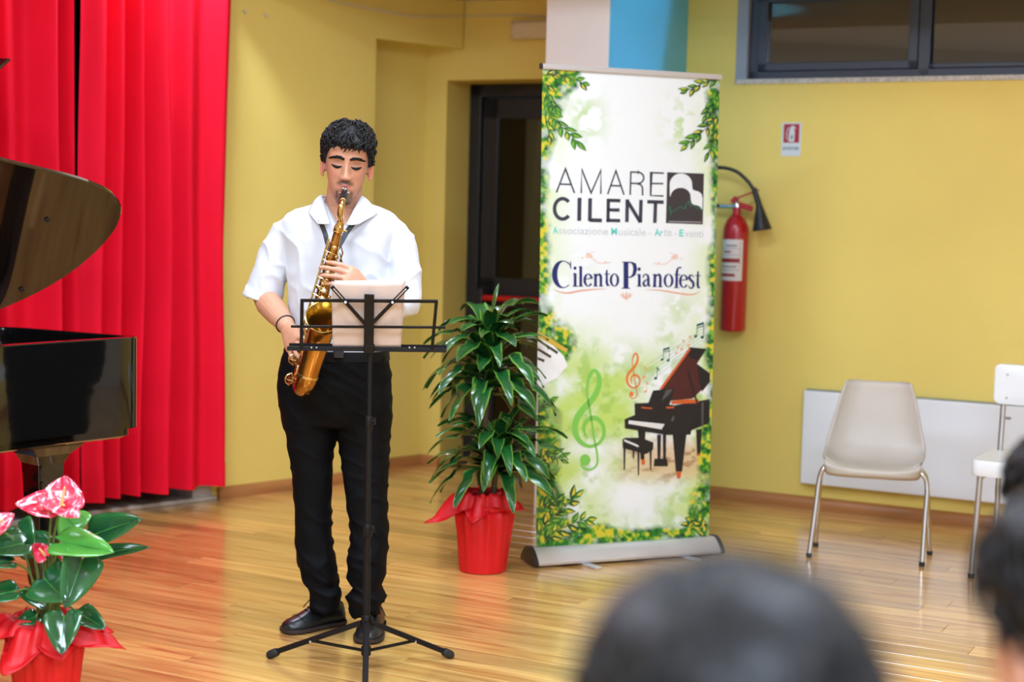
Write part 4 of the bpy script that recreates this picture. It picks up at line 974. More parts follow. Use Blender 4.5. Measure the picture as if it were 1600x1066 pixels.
def twig(pts, n, ln, wd, seed, spread=0.75, yel=0.3):
    lr = random.Random(seed); P = spline([V(a, b_, 0) for a, b_ in pts], 8)
    mb = MB(); ribbon(mb, [(p[0], p[1]) for p in P], [1.6 - 1.1 * k / len(P) for k in range(len(P))], 0.0014); mb.build('printed_twig', i_lf[5], sheet, smooth=False)
    acc = {}
    for k in range(n):
        i = int((k + 0.5) / n * (len(P) - 1)); d = P[min(i + 1, len(P) - 1)] - P[max(i - 1, 0)]; a_ = math.atan2(d[1], d[0]) + (1 if k % 2 else -1) * lr.uniform(0.5, 1.0) * spread
        if k == n - 1: a_ = math.atan2(d[1], d[0])
        l_ = ln * lr.uniform(0.75, 1.15)
        pts_ = (P[i][0], P[i][1])
        q = np.array(pts_) + np.array([math.cos(a_), math.sin(a_)]) * l_
        t_ = (q[1] - 110) / 740; xa = 848.5 - 11.5 * t_ + 1; xb = 1124 - 16.5 * t_ - 1
        if q[0] < xa or q[0] > xb: a_ = PI - a_; q = np.array(pts_) + np.array([math.cos(a_), math.sin(a_)]) * l_
        if q[0] < xa or q[0] > xb or pts_[0] < xa - 1 or pts_[0] > xb + 1: continue
        m1 = i_lf[lr.choice([0, 0, 1, 1])]; m2 = i_lf[3 if lr.random() < yel else 2]
        mk = pleaf(pts_[0], pts_[1], a_, l_, wd * lr.uniform(0.8, 1.2), m1, m2, 0.0016 + 0.0001 * (k % 9))
        mk.build('printed_leaf_light', m2, sheet, smooth=False)
twig([(851, 118), (872, 116), (895, 124), (912, 130)], 9, 17, 6.5, 1)
twig([(853, 130), (858, 155), (868, 170)], 8, 18, 7, 2)
twig([(852, 165), (866, 186), (884, 204), (902, 222)], 11, 22, 8, 3)
twig([(850, 150), (853, 185), (858, 215)], 7, 19, 7, 4)
twig([(1121, 124), (1104, 128), (1086, 136), (1072, 142)], 9, 17, 6.5, 5)
twig([(1120, 138), (1112, 160), (1104, 178)], 8, 18, 7, 6)
twig([(1120, 178), (1108, 196), (1090, 212), (1072, 228)], 11, 22, 8, 7)
twig([(1120, 200), (1114, 220), (1106, 240)], 6, 18, 7, 8)
twig([(842, 705), (858, 710), (876, 718)], 8, 21, 8, 9, 0.9, 0.4)
twig([(842, 730), (850, 715), (862, 700)], 6, 20, 8, 10, 0.9, 0.4)
twig([(842, 838), (858, 812), (880, 795), (898, 778)], 12, 24, 9, 11, 0.9, 0.6)
twig([(841, 800), (856, 790), (872, 786)], 8, 22, 9, 12, 0.9, 0.5)
twig([(850, 846), (872, 828), (900, 816), (918, 812)], 11, 23, 9, 13, 0.9, 0.6)
twig([(1104, 840), (1094, 822), (1084, 806)], 9, 20, 8, 14, 0.9, 0.5)
twig([(1105, 820), (1092, 816), (1076, 818)], 7, 18, 7, 15, 0.9, 0.5)
twig([(842, 640), (850, 630), (860, 625)], 5, 16, 6, 16, 0.9, 0.2)

# ================================================================== ADDED UPLIGHTER, unseen behind the banner, to brighten the pier's blue side
lp = rw(-2.62, 0.86, 0.0)
t = thing('added_uplighter', 'small black LED floodlight on the floor behind the banner', 'floodlight', lp)
aim = rw(PS1, 0.66, 2.45); src = lp + Z3 * 0.17
d = nrm(aim - src)
mb = MB(); mb.lathe(src - d * 0.14, d, [(0, 0.05), (0.01, 0.065), (0.11, 0.07), (0.115, 0.06), (0.10, 0.058)], 24); mb.build('lamp_can', m_blk, t)
mb = MB(); mb.lathe(src - d * 0.045, d, [(0, 0.052), (0.004, 0.052)], 24); ml_ = bpy.data.materials.new('added_blue_lens'); ml_.use_nodes = True
bb = ml_.node_tree.nodes['Principled BSDF']; bb.inputs['Base Color'].default_value = (0.02, 0.1, 0.6, 1); bb.inputs['Emission Color'].default_value = (0.05, 0.35, 1, 1); bb.inputs['Emission Strength'].default_value = 4
mb.build('lens', ml_, t)
mb = MB(); mb.bar(lp + RN * 0.085 + Z3 * 0.006, lp - RN * 0.085 + Z3 * 0.006, 0.05, 0.012); mb.build('base_plate', m_blk, t, smooth=False)
for sg in (-1, 1):
    mb = MB(); mb.bar(lp + RN * 0.08 * sg + Z3 * 0.006, lp + RN * 0.08 * sg + Z3 * 0.14, 0.03, 0.006, up=RD); mb.build('yoke_arm', m_blk, t, smooth=False)
ld = bpy.data.lights.new('added_blue_beam', 'SPOT'); ld.energy = 420; ld.color = (0.10, 0.55, 1.0); ld.spot_size = math.radians(21); ld.spot_blend = 0.5; ld.shadow_soft_size = 0.03
lo = bpy.data.objects.new('added_blue_beam', ld); lo.location = tuple(src + d * 0.02); lo.rotation_euler = Vector(d).to_track_quat('-Z', 'Y').to_euler(); COL.objects.link(lo)
# ================================================================== MUSIC STAND + SHEETS
m_sb = pmat('black_stand_enamel', (0.006, 0.005, 0.005), 0.5, var=0.05, spec=0.22)
SP = V(-0.449, 4.975, 0)
st = thing('music_stand', 'black folding music stand in front of the saxophone player', 'music stand', SP)
def sp_(z): return V(SP[0] - 0.004 * (z), SP[1], z)
mb = MB(); mb.tube([sp_(0.055), sp_(0.40)], 0.0115, 12); mb.build('lower_tube', m_sb, st)
mb = MB(); mb.tube([sp_(0.34), sp_(0.79)], 0.0095, 12); mb.build('middle_tube', m_sb, st)
mb = MB(); mb.tube([sp_(0.75), sp_(1.055)], 0.0072, 12); mb.build('upper_tube', m_sb, st)
for y_, r_ in ((660, 0.013), (828, 0.0155), (970, 0.017)):
    z = float(at(574, y_, SP[1])[2]); c = sp_(z)
    mb = MB(); mb.lathe(c - Z3 * 0.022, Z3, [(0, r_ * 0.8), (0.004, r_), (0.036, r_), (0.042, r_ * 0.8)], 14); cl_ = mb.build('clamp_collar', m_sb, st)
    mb = MB(); k = c + V(0.02, -0.012, 0.006); mb.tube([c + V(0.008, -0.006, 0.006), k], 0.004, 8); mb.bar(k - Z3 * 0.011, k + Z3 * 0.011, 0.005, 0.008, up=(0, 1, 0)); mb.build('thumb_screw', m_sb, cl_)
hub = float(at(572, 974, SP[1])[2]); lowh = 0.062
feet = [onz(424, 1024, 0.012), onz(702, 1024, 0.012), SP + V(0.030, -0.345, 0.012)]
for ft in feet:
    ft = np.array(ft); d = nrm((ft - SP) * V(1, 1, 0)); top_ = SP + d * 0.018 + Z3 * hub
    mb = MB(); mb.bar(top_, ft + Z3 * 0.006, 0.019, 0.017); lg = mb.build('leg', m_sb, st, smooth=False, bevel=0.003)
    e = nrm(ft - top_); mb = MB(); mb.tube([ft - e * 0.018 + Z3 * 0.004, ft + e * 0.004 + Z3 * 0.003], 0.0145, 10, rnd_caps=True); mb.build('rubber_foot', pmat('black_rubber', (0.01, 0.01, 0.01), 0.7), lg)
    mid = lerp(top_, ft, 0.56); mb = MB(); mb.bar(SP + d * 0.014 + Z3 * lowh, mid + Z3 * 0.002, 0.012, 0.007); mb.build('strut', m_sb, st, smooth=False)
    mb = MB(); mb.disc(mid + V(0, -0.009, 0), V(0, -1, 0), 0.004, 0.004); mb.build('rivet', m_tub, lg)
mb = MB(); mb.lathe(SP + Z3 * 0.045, Z3, [(0, 0.012), (0.004, 0.016), (0.03, 0.016)], 12); mb.build('spreader_hub', m_sb, st)
# desk: bars lie in a plane that leans towards the audience at the top
YB, YT, yb, yt = 4.962, 4.885, 545.0, 469.0
def dk(x, y, o=0.0):
    Yd = YB + (YT - YB) * (yb - y) / (yb - yt); return at(x, y, Yd) + V(0, o, 0)
def dbar(name, a, b_, wpx, th=0.006, o=0.0):
    A = dk(*a, o); B = dk(*b_, o); mb = MB(); nrm_ = nrm(np.cross(dk(600, 480) - dk(500, 480), dk(500, 540) - dk(500, 480)))
    mb.bar(A, B, wpx / 498.0, th, up=nrm_); return mb.build(name, m_sb, st, smooth=False, bevel=0.001)
dbar('top_rail', (470, 469.5), (684, 471), 5.2)
dbar('side_bar', (472, 468), (471, 545), 5.6); dbar('side_bar', (682, 470), (675, 547), 5.2)
dbar('middle_rail', (455, 510), (696, 511.5), 3.8, o=-0.006)
dbar('centre_plate', (577.5, 460), (576.5, 546), 15.5, o=-0.010)
for (x0, y0), (x1, y1) in (((519, 447.5), (571, 506)), ((638, 448), (581, 506))):
    A, B = np.array([x0, y0]), np.array([x1, y1]); M_ = lerp(A, B, 0.42); n_ = np.array([-(B - A)[1], (B - A)[0]]); n_ = n_ / np.linalg.norm(n_) * 2.1
    dbar('folding_arm', tuple(M_), (x1, y1), 5.6, o=-0.012)
    for sgn_ in (-1, 1): dbar('folding_arm_slot', tuple(A + n_ * sgn_), tuple(M_ + n_ * sgn_), 1.7, o=-0.012)
    dbar('folding_arm_tip', tuple(A), tuple(lerp(A, B, 0.05)), 6.0, o=-0.012)
    mb = MB(); mb.disc(dk(*(lerp(A, B, 0.42)), -0.018), V(0, -1, 0.3), 0.004, 0.005); mb.build('rivet', m_tub, st)
# shelf: an L-profile the sheets stand on
a = dk(448.5, 544); b_ = dk(697, 547); dx = nrm(b_ - a)
mb = MB(); mb.box((a + b_) / 2 + V(0, 0, -0.001), (dx, nrm(V(0, 1, 0)), Z3), (np.linalg.norm(b_ - a) / 2, 0.003, 0.007)); mb.build('shelf_lip', m_sb, st, smooth=False, bevel=0.0015)
mb = MB(); mb.box((a + b_) / 2 + V(0, 0.022, -0.006), (dx, nrm(V(0, 1, 0)), Z3), (np.linalg.norm(b_ - a) / 2, 0.022, 0.002)); mb.build('shelf', m_sb, st, smooth=False, bevel=0.001)
mb = MB(); mb.box((a + b_) / 2 + V(0.0, 0.045, 0.002), (dx, nrm(V(0, 1, 0)), Z3), (np.linalg.norm(b_ - a) / 2, 0.002, 0.010)); mb.build('shelf_front', m_sb, st, smooth=False)
for x_ in (487, 495, 640, 648):
    mb = MB(); mb.disc(dk(x_, 543, -0.0045), V(0, -1, 0), 0.0028, 0.003); mb.build('rivet', m_tub, st)
mb = MB(); mb.bar(dk(577, 548, -0.006) - Z3 * 0.006, dk(577, 538, -0.006), 0.034, 0.016, up=(0, 1, 0)); mb.build('tilt_hinge', m_sb, st, smooth=False, bevel=0.003)
m_paper = pmat('sheet_paper', srgb(232, 216, 206), 0.75, var=0.02, scale=12, trans=0.35)
for k, (x0, x1, x2, x3, yt_, nm, lb) in enumerate(((517, 629, 519, 625.5, 441, 'front_sheet', 'pale sheet music page nearest the stand bars'), (520, 633, 522, 626, 437.5, 'rear_sheet', 'sheet music page curling out behind the nearest page'))):
    mb = MB(); ob = 0.010 + 0.006 * k
    def fn(u, v, k=k, x0=x0, x1=x1, x2=x2, x3=x3, yt_=yt_, ob=ob):
        y = lerp(yt_ + (2 * math.sin(u * 3.0 + k)), 544, v); x = lerp(lerp(x0, x1, u), lerp(x2, x3, u), v)
        curl = 0.018 * (1 - v) ** 3 * (0.4 + u * 0.6) * (1 + k) + 0.012 * math.exp(-((u - 0.0) / 0.08) ** 2) * (1 - v)
        return dk(x, y, ob) + V(0, curl, 0)
    mb.grid(fn, 24, 18); tag(mb.build('music_sheet', m_paper, solid=0.0012, ang=180), lb, 'sheet music', 'sheets on the music stand')

# ================================================================== SAXOPHONE
m_brass = pmat('aged_lacquered_brass', srgb(172, 122, 56), 0.24, metal=1.0, var=0.22, scale=14, rvar=0.08)
m_bell = pmat('bright_brass', srgb(206, 178, 104), 0.2, metal=1.0, var=0.08, scale=10)
m_key = pmat('key_brass', srgb(206, 176, 116), 0.2, metal=1.0, var=0.12, scale=30)
m_pearl = pmat('pearl_touch', srgb(236, 226, 208), 0.2, var=0.04, coat=0.4)
m_ebon = pmat('black_ebonite', (0.012, 0.012, 0.013), 0.22, var=0.04)
S0 = at(529, 358, 5.150); S1 = at(476, 574, 5.200)
sax = thing('saxophone', 'golden brass alto saxophone held by the man in the white shirt', 'saxophone', S1)
ax = nrm(S1 - S0); SL = np.linalg.norm(S1 - S0)
fr_ = nrm(V(0.10, -1, 0.0) - ax * np.dot(V(0.10, -1, 0.0), ax)); sd = np.cross(ax, fr_); 
if sd[0] < 0: sd = -sd
def sx_(s, f=0.0, r=0.0): return S0 + ax * (s * SL) + fr_ * f + sd * r      # along the body 0..1, towards the audience, to the right
def brad(s): return lerp(0.0135, 0.0305, s)
mb = MB(); prof = [(0, 0.0135), (SL * 0.02, 0.0165), (SL * 0.03, 0.0135)] + [(SL * t_, brad(t_)) for t_ in np.linspace(0.05, 1.0, 16)]
mb.lathe(S0, ax, prof, 24, cap=False); body = mb.build('body_tube', m_brass, sax)
# bow and bell: rings with their own centre and normal
g = nrm(fr_ * 1.0 + sd * 0.16); g = nrm(g - ax * np.dot(g, ax)); BR = 0.056
rim_c = at(506.5, 495, 5.010); rim_n = nrm(V(0.05, -0.80, 0.62))
cs, ns, rs = [], [], []
for k in range(13):
    th = PI * k / 12; cs.append(S1 + g * BR * (1 - math.cos(th)) + ax * BR * 0.92 * math.sin(th)); ns.append(nrm(ax * math.cos(th) + g * math.sin(th))); rs.append(lerp(0.0305, 0.0345, k / 12))
bc, bn, brr = list(cs), list(ns), list(rs)
def ringset(cs, ns, rs, n=26):
    R = []; u = sd
    for c, nn, r in zip(cs, ns, rs):
        u = nrm(u - nn * np.dot(u, nn)); b2 = np.cross(nn, u); R.append([c + (u * math.cos(2 * PI * k / n) + b2 * math.sin(2 * PI * k / n)) * r for k in range(n)])
    return R
mb = MB(); mb.rings(ringset(bc, bn, brr), cap=False); bow = mb.build('bow', m_brass, sax)
B1 = cs[-1]; d0 = -ax; d1 = rim_n
P = []; nb = 18
dist = np.linalg.norm(rim_c - B1)
for k in range(nb + 1):
    t_ = k / nb; h00 = 2 * t_ ** 3 - 3 * t_ ** 2 + 1; h10 = t_ ** 3 - 2 * t_ ** 2 + t_; h01 = -2 * t_ ** 3 + 3 * t_ ** 2; h11 = t_ ** 3 - t_ ** 2
    P.append(h00 * B1 + h10 * d0 * dist * 1.0 + h01 * rim_c + h11 * d1 * dist * 0.75)
bns = [nrm(lerp(-ax, rim_n, float(sstep(0.25, 1.0, k / nb)))) for k in range(nb + 1)]
brs = [0.0345, 0.035, 0.0353, 0.0357, 0.0361, 0.0365, 0.037, 0.0375, 0.038, 0.0386, 0.0394, 0.0403, 0.0414, 0.0428, 0.0446, 0.047, 0.0505, 0.055, 0.0600]
RO = ringset(P, bns, brs); RI = ringset(P[8:], bns[8:], [r - 0.0012 for r in brs[8:]])
mb = MB(); mb.rings(RO + RI[::-1], cap=False)
c_ = RI[0]; mb.f.append(tuple(range(len(mb.v) - 26, len(mb.v)))); bell = mb.build('bell', m_bell if False else m_brass, sax)
mb = MB(); mb.tube(RO[-1] + [RO[-1][0]], 0.0026, 8); mb.build('bell_rim', m_bell, bell)
mb = MB(); mb.rings(ringset(P[10:], bns[10:], [r - 0.0020 for r in brs[10:]])[::-1], cap=False); mb.build('bell_inside', m_bell, bell)
for k_, cset in ((0, (bc[12], bn[12], 0.0362)), (1, (bc[0], bn[0], 0.0322))):
    mb = MB(); mb.rings(ringset([cset[0] - cset[1] * 0.005, cset[0] - cset[1] * 0.004, cset[0] + cset[1] * 0.004, cset[0] + cset[1] * 0.005], [cset[1]] * 4, [cset[2] - .002, cset[2], cset[2], cset[2] - .002])); mb.build('ferrule', m_key, sax)
# neck, cork, mouthpiece, ligature
MO = at(538.5, 296, 5.192)
np_ = [S0 - ax * -0.004, S0 - ax * 0.03, at(531.5, 335, 5.115), at(533.5, 322, 5.108), at(535.8, 313.5, 5.125)]
mb = MB(); Q = spline(np_, 6); mb.tube(Q, list(np.linspace(0.0125, 0.0085, len(Q))), 16); neck = mb.build('neck', m_bell, sax)
mb = MB(); mb.lathe(S0 - ax * 0.012, ax, [(0, 0.0135), (0.003, 0.0165), (0.018, 0.0165), (0.022, 0.0145)], 18); mb.tube([S0 + sd * 0.012, S0 + sd * 0.026 + fr_ * 0.004], 0.0035, 8, rnd_caps=True); mb.build('neck_receiver', m_key, sax)
mb = MB(); mb.tube(spline([S0 - ax * 0.006 + fr_ * 0.014 - sd * 0.013, at(531.5, 341, 5.095), at(533, 333, 5.09), at(536, 345, 5.10), S0 - ax * 0.004 + fr_ * 0.012 + sd * 0.014], 6), 0.0018, 6); mb.build('octave_key', m_key, neck)
e0 = np_[-1]; md_ = nrm(MO - e0)
mb = MB(); mb.tube([e0 - md_ * 0.004, e0 + md_ * 0.012], 0.0092, 14); mb.build('neck_cork', pmat('cork', srgb(190, 150, 100), 0.8, var=0.2, scale=80), neck)
mb = MB(); mb.tube([e0 + md_ * 0.002, e0 + md_ * 0.012, lerp(e0, MO, 0.55), MO, MO + md_ * 0.012], [0.0110, 0.0126, 0.0122, 0.0098, 0.006], 16, flat=0.85); mb.build('mouthpiece', m_ebon, sax)
mb = MB(); lc = lerp(e0, MO, 0.80); mb.lathe(lc, md_, [(0, 0.0112), (0.001, 0.0122), (0.007, 0.0116), (0.008, 0.0106)], 18); mb.tube([lc + md_ * 0.004 + V(-0.016, -0.006, -0.004), lc + md_ * 0.004 + V(0.016, -0.006, -0.004)], 0.002, 6, rnd_caps=True);
mb.build('ligature', m_chr, sax)
# keywork
def cup(s, f, r, rad, nr=None, mat=None, pearl=False, name='key_cup'):
    n_ = nr if nr is not None else fr_; c = sx_(s, f, r); mb = MB()
    mb.lathe(c - nrm(n_) * 0.003, n_, [(0, rad * 0.94), (0.001, rad), (0.004, rad), (0.0055, rad * 0.86), (0.006, rad * 0.6), (0.0066, rad * 0.15)], 18)
    k = mb.build(name, mat or m_key, sax)
    if pearl:
        mb = MB(); mb.lathe(c + nrm(n_) * 0.003, n_, [(0, rad * 0.62), (0.001, rad * 0.66), (0.0025, rad * 0.5), (0.003, rad * 0.1)], 14); mb.build('pearl', m_pearl, k)
    return k
def rod(a, b_, r_=0.0023, name='key_rod'):
    mb = MB(); mb.tube([a, b_], r_, 8, rnd_caps=True); return mb.build(name, m_key, sax)
nL = nrm(fr_ * 0.75 - sd * 0.66); nR = nrm(fr_ * 0.7 + sd * 0.71)
rod(sx_(0.08, 0.006, -0.024), sx_(0.98, 0.006, -0.042), 0.0030, 'long_rod'); rod(sx_(0.10, 0.016, -0.020), sx_(0.62, 0.020, -0.034)); rod(sx_(0.30, 0.024, -0.008), sx_(0.56, 0.028, -0.012)); rod(sx_(0.60, 0.032, -0.006), sx_(0.96, 0.036, -0.012)); rod(sx_(0.12, 0.016, 0.015), sx_(0.34, 0.018, 0.022)); rod(sx_(0.58, 0.028, -0.026), sx_(0.99, 0.03, -0.038))
for s, f, r, rad, nr, prl in ((0.13, 0.018, 0.002, 0.0085, fr_, False), (0.20, 0.014, -0.012, 0.0075, nL, False), (0.19, 0.014, 0.016, 0.008, nR, False), (0.30, 0.022, 0.0, 0.0085, fr_, True), (0.37, 0.024, 0.002, 0.0100, fr_, False), (0.43, 0.025, 0.002, 0.0105, fr_, True), (0.49, 0.027, 0.003, 0.0110, fr_, True), (0.53, 0.026, 0.004, 0.0090, fr_, True),
                              (0.60, 0.029, 0.003, 0.0125, fr_, False), (0.67, 0.030, 0.002, 0.0130, fr_, True), (0.745, 0.031, 0.001, 0.0135, fr_, True), (0.82, 0.033, 0.0, 0.0140, fr_, True), (0.90, 0.034, 0.0, 0.0150, fr_, False), (0.42, 0.018, -0.020, 0.0075, nL, False), (0.56, 0.02, -0.026, 0.0085, nL, False), (0.33, 0.014, -0.018, 0.007, nL, False), (0.47, 0.016, 0.024, 0.007, nR, False)):
    cup(s, f, r, rad, nr, pearl=prl)
for s, r in ((0.10, -0.022), (0.26, -0.026), (0.42, -0.030), (0.58, -0.033), (0.74, -0.036), (0.92, -0.040)):
    rod(sx_(s, 0.0, r * 0.4), sx_(s, 0.012, r * 1.0), 0.0020, 'post')
for k in range(13):      # short arms crossing from the rods to the cups
    s = 0.16 + k * 0.062; rod(sx_(s, 0.014 + 0.014 * s, -0.024 - 0.010 * s), sx_(s + 0.012, 0.024 + 0.012 * s, 0.012 - 0.01 * (k % 2)), 0.0017, 'key_arm')
for k in range(5): rod(sx_(0.36 + 0.05 * k, 0.022, -0.024), sx_(0.39 + 0.05 * k, 0.028, -0.004), 0.0016, 'key_arm')
for s, r, l_ in ((0.10, 0.020, 0.05), (0.16, 0.024, 0.05), (0.23, 0.026, 0.045)):      # palm keys
    mb = MB(); mb.tube([sx_(s, 0.010, r), sx_(s + 0.05, 0.016, r + 0.012), sx_(s + 0.11, 0.012, r + 0.010)], [0.003, 0.0055, 0.004], 8, rnd_caps=True, flat=0.5); mb.build('palm_key', m_brass, sax)
# low cups and guards on the left of the bow, facing the audience
for s, f, r, rad in ((0.95, 0.020, -0.040, 0.018), (1.10, 0.010, -0.036, 0.020)):
    nn = nrm(fr_ * 0.45 - sd * 0.9); cup(s, f, r, rad, nn)
    mb = MB(); c = sx_(s, f, r); tq = nrm(np.cross(nn, ax)); mb.tube([c + ax * rad * 1.1, c + ax * rad * 0.6 + nn * 0.016, c + nn * 0.019, c - ax * rad * 0.6 + nn * 0.016, c - ax * rad * 1.1], 0.0022, 6); mb.tube([c + tq * rad * 1.1, c + tq * rad * 0.5 + nn * 0.017, c - tq * rad * 0.5 + nn * 0.017, c - tq * rad * 1.1], 0.0022, 6); mb.build('key_guard', m_key, sax)
for s, f, r in ((0.86, 0.052, -0.018), (1.00, 0.060, -0.020)):
    mb = MB(); c = sx_(s, f, r); mb.ellipsoid(c, (sd, fr_, ax), (0.008, 0.006, 0.017), 12, 8); mb.build('key_touch', m_key, sax)
rod(sx_(0.78, 0.045, -0.020), sx_(1.06, 0.05, -0.026), 0.0028); rod(sx_(0.845, 0.05, -0.030), sx_(0.87, 0.075, 0.016), 0.0022, 'key_arm'); rod(sx_(0.70, 0.036, -0.02), sx_(0.80, 0.05, -0.018), 0.0026, 'key_arm')
mb = MB(); mb.tube(spline([sx_(0.72, 0.045, -0.028), sx_(0.76, 0.055, -0.022), sx_(0.82, 0.058, -0.020), sx_(0.86, 0.05, -0.024)], 5), 0.003, 8); mb.build('key_guard', m_key, sax)
mb = MB(); mb.tube(spline([lerp(sx_(0.70, 0.028), P[11], 0.1), lerp(sx_(0.70, 0.028), P[11], 0.5) + sd * 0.012, lerp(sx_(0.70, .028), P[11], 0.8)], 4), 0.003, 8); mb.build('bell_brace', m_key, sax)
# ================================================================== PEOPLE
HZ = [0, 0.008, 0.02, 0.04, 0.06, 0.085, 0.11, 0.135, 0.16, 0.185, 0.205, 0.225, 0.24, 0.249, 0.252]
HA = [0.016, 0.030, 0.040, 0.050, 0.057, 0.064, 0.070, 0.0735, 0.0755, 0.0750, 0.0700, 0.0580, 0.0400, 0.0200, 0.004]
HF = [0.072, 0.082, 0.086, 0.087, 0.088, 0.089, 0.089, 0.090, 0.093, 0.092, 0.085, 0.067, 0.044, 0.020, 0.004]
HB = [0.005, 0.010, 0.018, 0.034, 0.055, 0.078, 0.093, 0.102, 0.105, 0.102, 0.093, 0.074, 0.050, 0.024, 0.004]
def face_feat(x, z):
    g = lambda cx_, cz_, sx__, sz__: math.exp(-((x - cx_) / sx__) ** 2 * 0.5 - ((z - cz_) / sz__) ** 2 * 0.5)
    ax_ = abs(x); gs = lambda cx_, cz_, sx__, sz__: math.exp(-((ax_ - cx_) / sx__) ** 2 * 0.5 - ((z - cz_) / sz__) ** 2 * 0.5)
    h = interp(z, [0.078, 0.083, 0.089, 0.096, 0.116, 0.140, 0.155], [0, 0.010, 0.027, 0.029, 0.019, 0.008, 0.0])
    wd = interp(z, [0.08, 0.09, 0.115, 0.15], [0.0105, 0.0100, 0.0068, 0.0075])
    y = h * math.exp(-(x / wd) ** 2 * 0.5)
    y += 0.009 * gs(0.0140, 0.0895, 0.0045, 0.0055)
    y += -0.010 * gs(0.033, 0.136, 0.015, 0.010) + 0.0085 * gs(0.033, 0.131, 0.0125, 0.0078)
    y += 0.0045 * gs(0.030, 0.156, 0.024, 0.007)
    y += 0.0055 * g(0, 0.0665, 0.016, 0.0045) + 0.0065 * g(0, 0.0550, 0.0145, 0.0050) - 0.004 * g(0, 0.0606, 0.018, 0.0022)
    y += -0.004 * g(0, 0.043, 0.018, 0.005) + 0.006 * g(0, 0.017, 0.018, 0.011) + 0.004 * gs(0.043, 0.103, 0.014, 0.014)
    y += -0.004 * gs(0.030, 0.078, 0.008, 0.014)
    return y
def head_pt(th, z, add=0.0, feat=True):
    a = interp(z, HZ, HA) + add; c = math.cos(th); s = math.sin(th)
    b = (interp(z, HZ, HF) if c > 0 else interp(z, HZ, HB)) + add
    p = 0.92
    x = a * math.copysign(abs(s) ** p, s); y = b * math.copysign(abs(c) ** p, c)
    if feat and c > 0: y += face_feat(x, z) * min(1.0, c * 2.2)
    return x, y, z
def head_loft(mb, M, n=132, m=100):
    R = []
    for j in range(m):
        t = j / (m - 1); z = 0.252 * (0.5 - 0.5 * math.cos(PI * (0.02 + 0.98 * t))) if False else 0.252 * t ** 0.95
        z = min(0.2515, z); R.append([M(*head_pt(2 * PI * k / n, z)) for k in range(n)])
    mb.rings(R)
    for s in (-1, 1):       # ears
        E = []
        for k in range(11):
            a = -PI * 0.62 + PI * 1.24 * k / 10; E.append(M(s * (0.0795 + 0.010 * math.cos(a) * 0.6), -0.006 - 0.016 * math.cos(a) * 1.0, 0.112 + 0.031 * math.sin(a)))
        mb.tube(E, [0.004, 0.0055, 0.006, 0.006, 0.006, 0.006, 0.006, 0.006, 0.0065, 0.007, 0.006], 8, rnd_caps=True)
        mb.ellipsoid(M(s * 0.077, -0.008, 0.112), (M(1, 0, 0) - M(0, 0, 0), M(0, 1, 0) - M(0, 0, 0), M(0, 0, 1) - M(0, 0, 0)), (0.006, 0.016, 0.027), 12, 8)
def head_surf(x, z):
    a = interp(z, HZ, HA); s = min(0.999, (abs(x) / a) ** (1 / 0.92)); c = math.sqrt(1 - s * s)
    return interp(z, HZ, HF) * c ** 0.92 + face_feat(x, z) * min(1.0, c * 2.2)
def frame(origin, yaw, pitch, roll, facing=-1):
    # head frame: x to the viewer's right, y out of the face, z up the head
    f = V(math.sin(yaw) * math.cos(pitch), -math.cos(yaw) * math.cos(pitch), -math.sin(pitch))
    r = nrm(np.cross(f, V(0, 0, 1))) * -1; u = np.cross(f, r) * 1
    if u[2] < 0: u = -u
    r2 = r * math.cos(roll) - u * math.sin(roll); u2 = u * math.cos(roll) + r * math.sin(roll)
    O = np.array(origin, float)
    return (lambda x, y, z: O + r2 * x + f * y + u2 * z), (O, r2, f, u2)

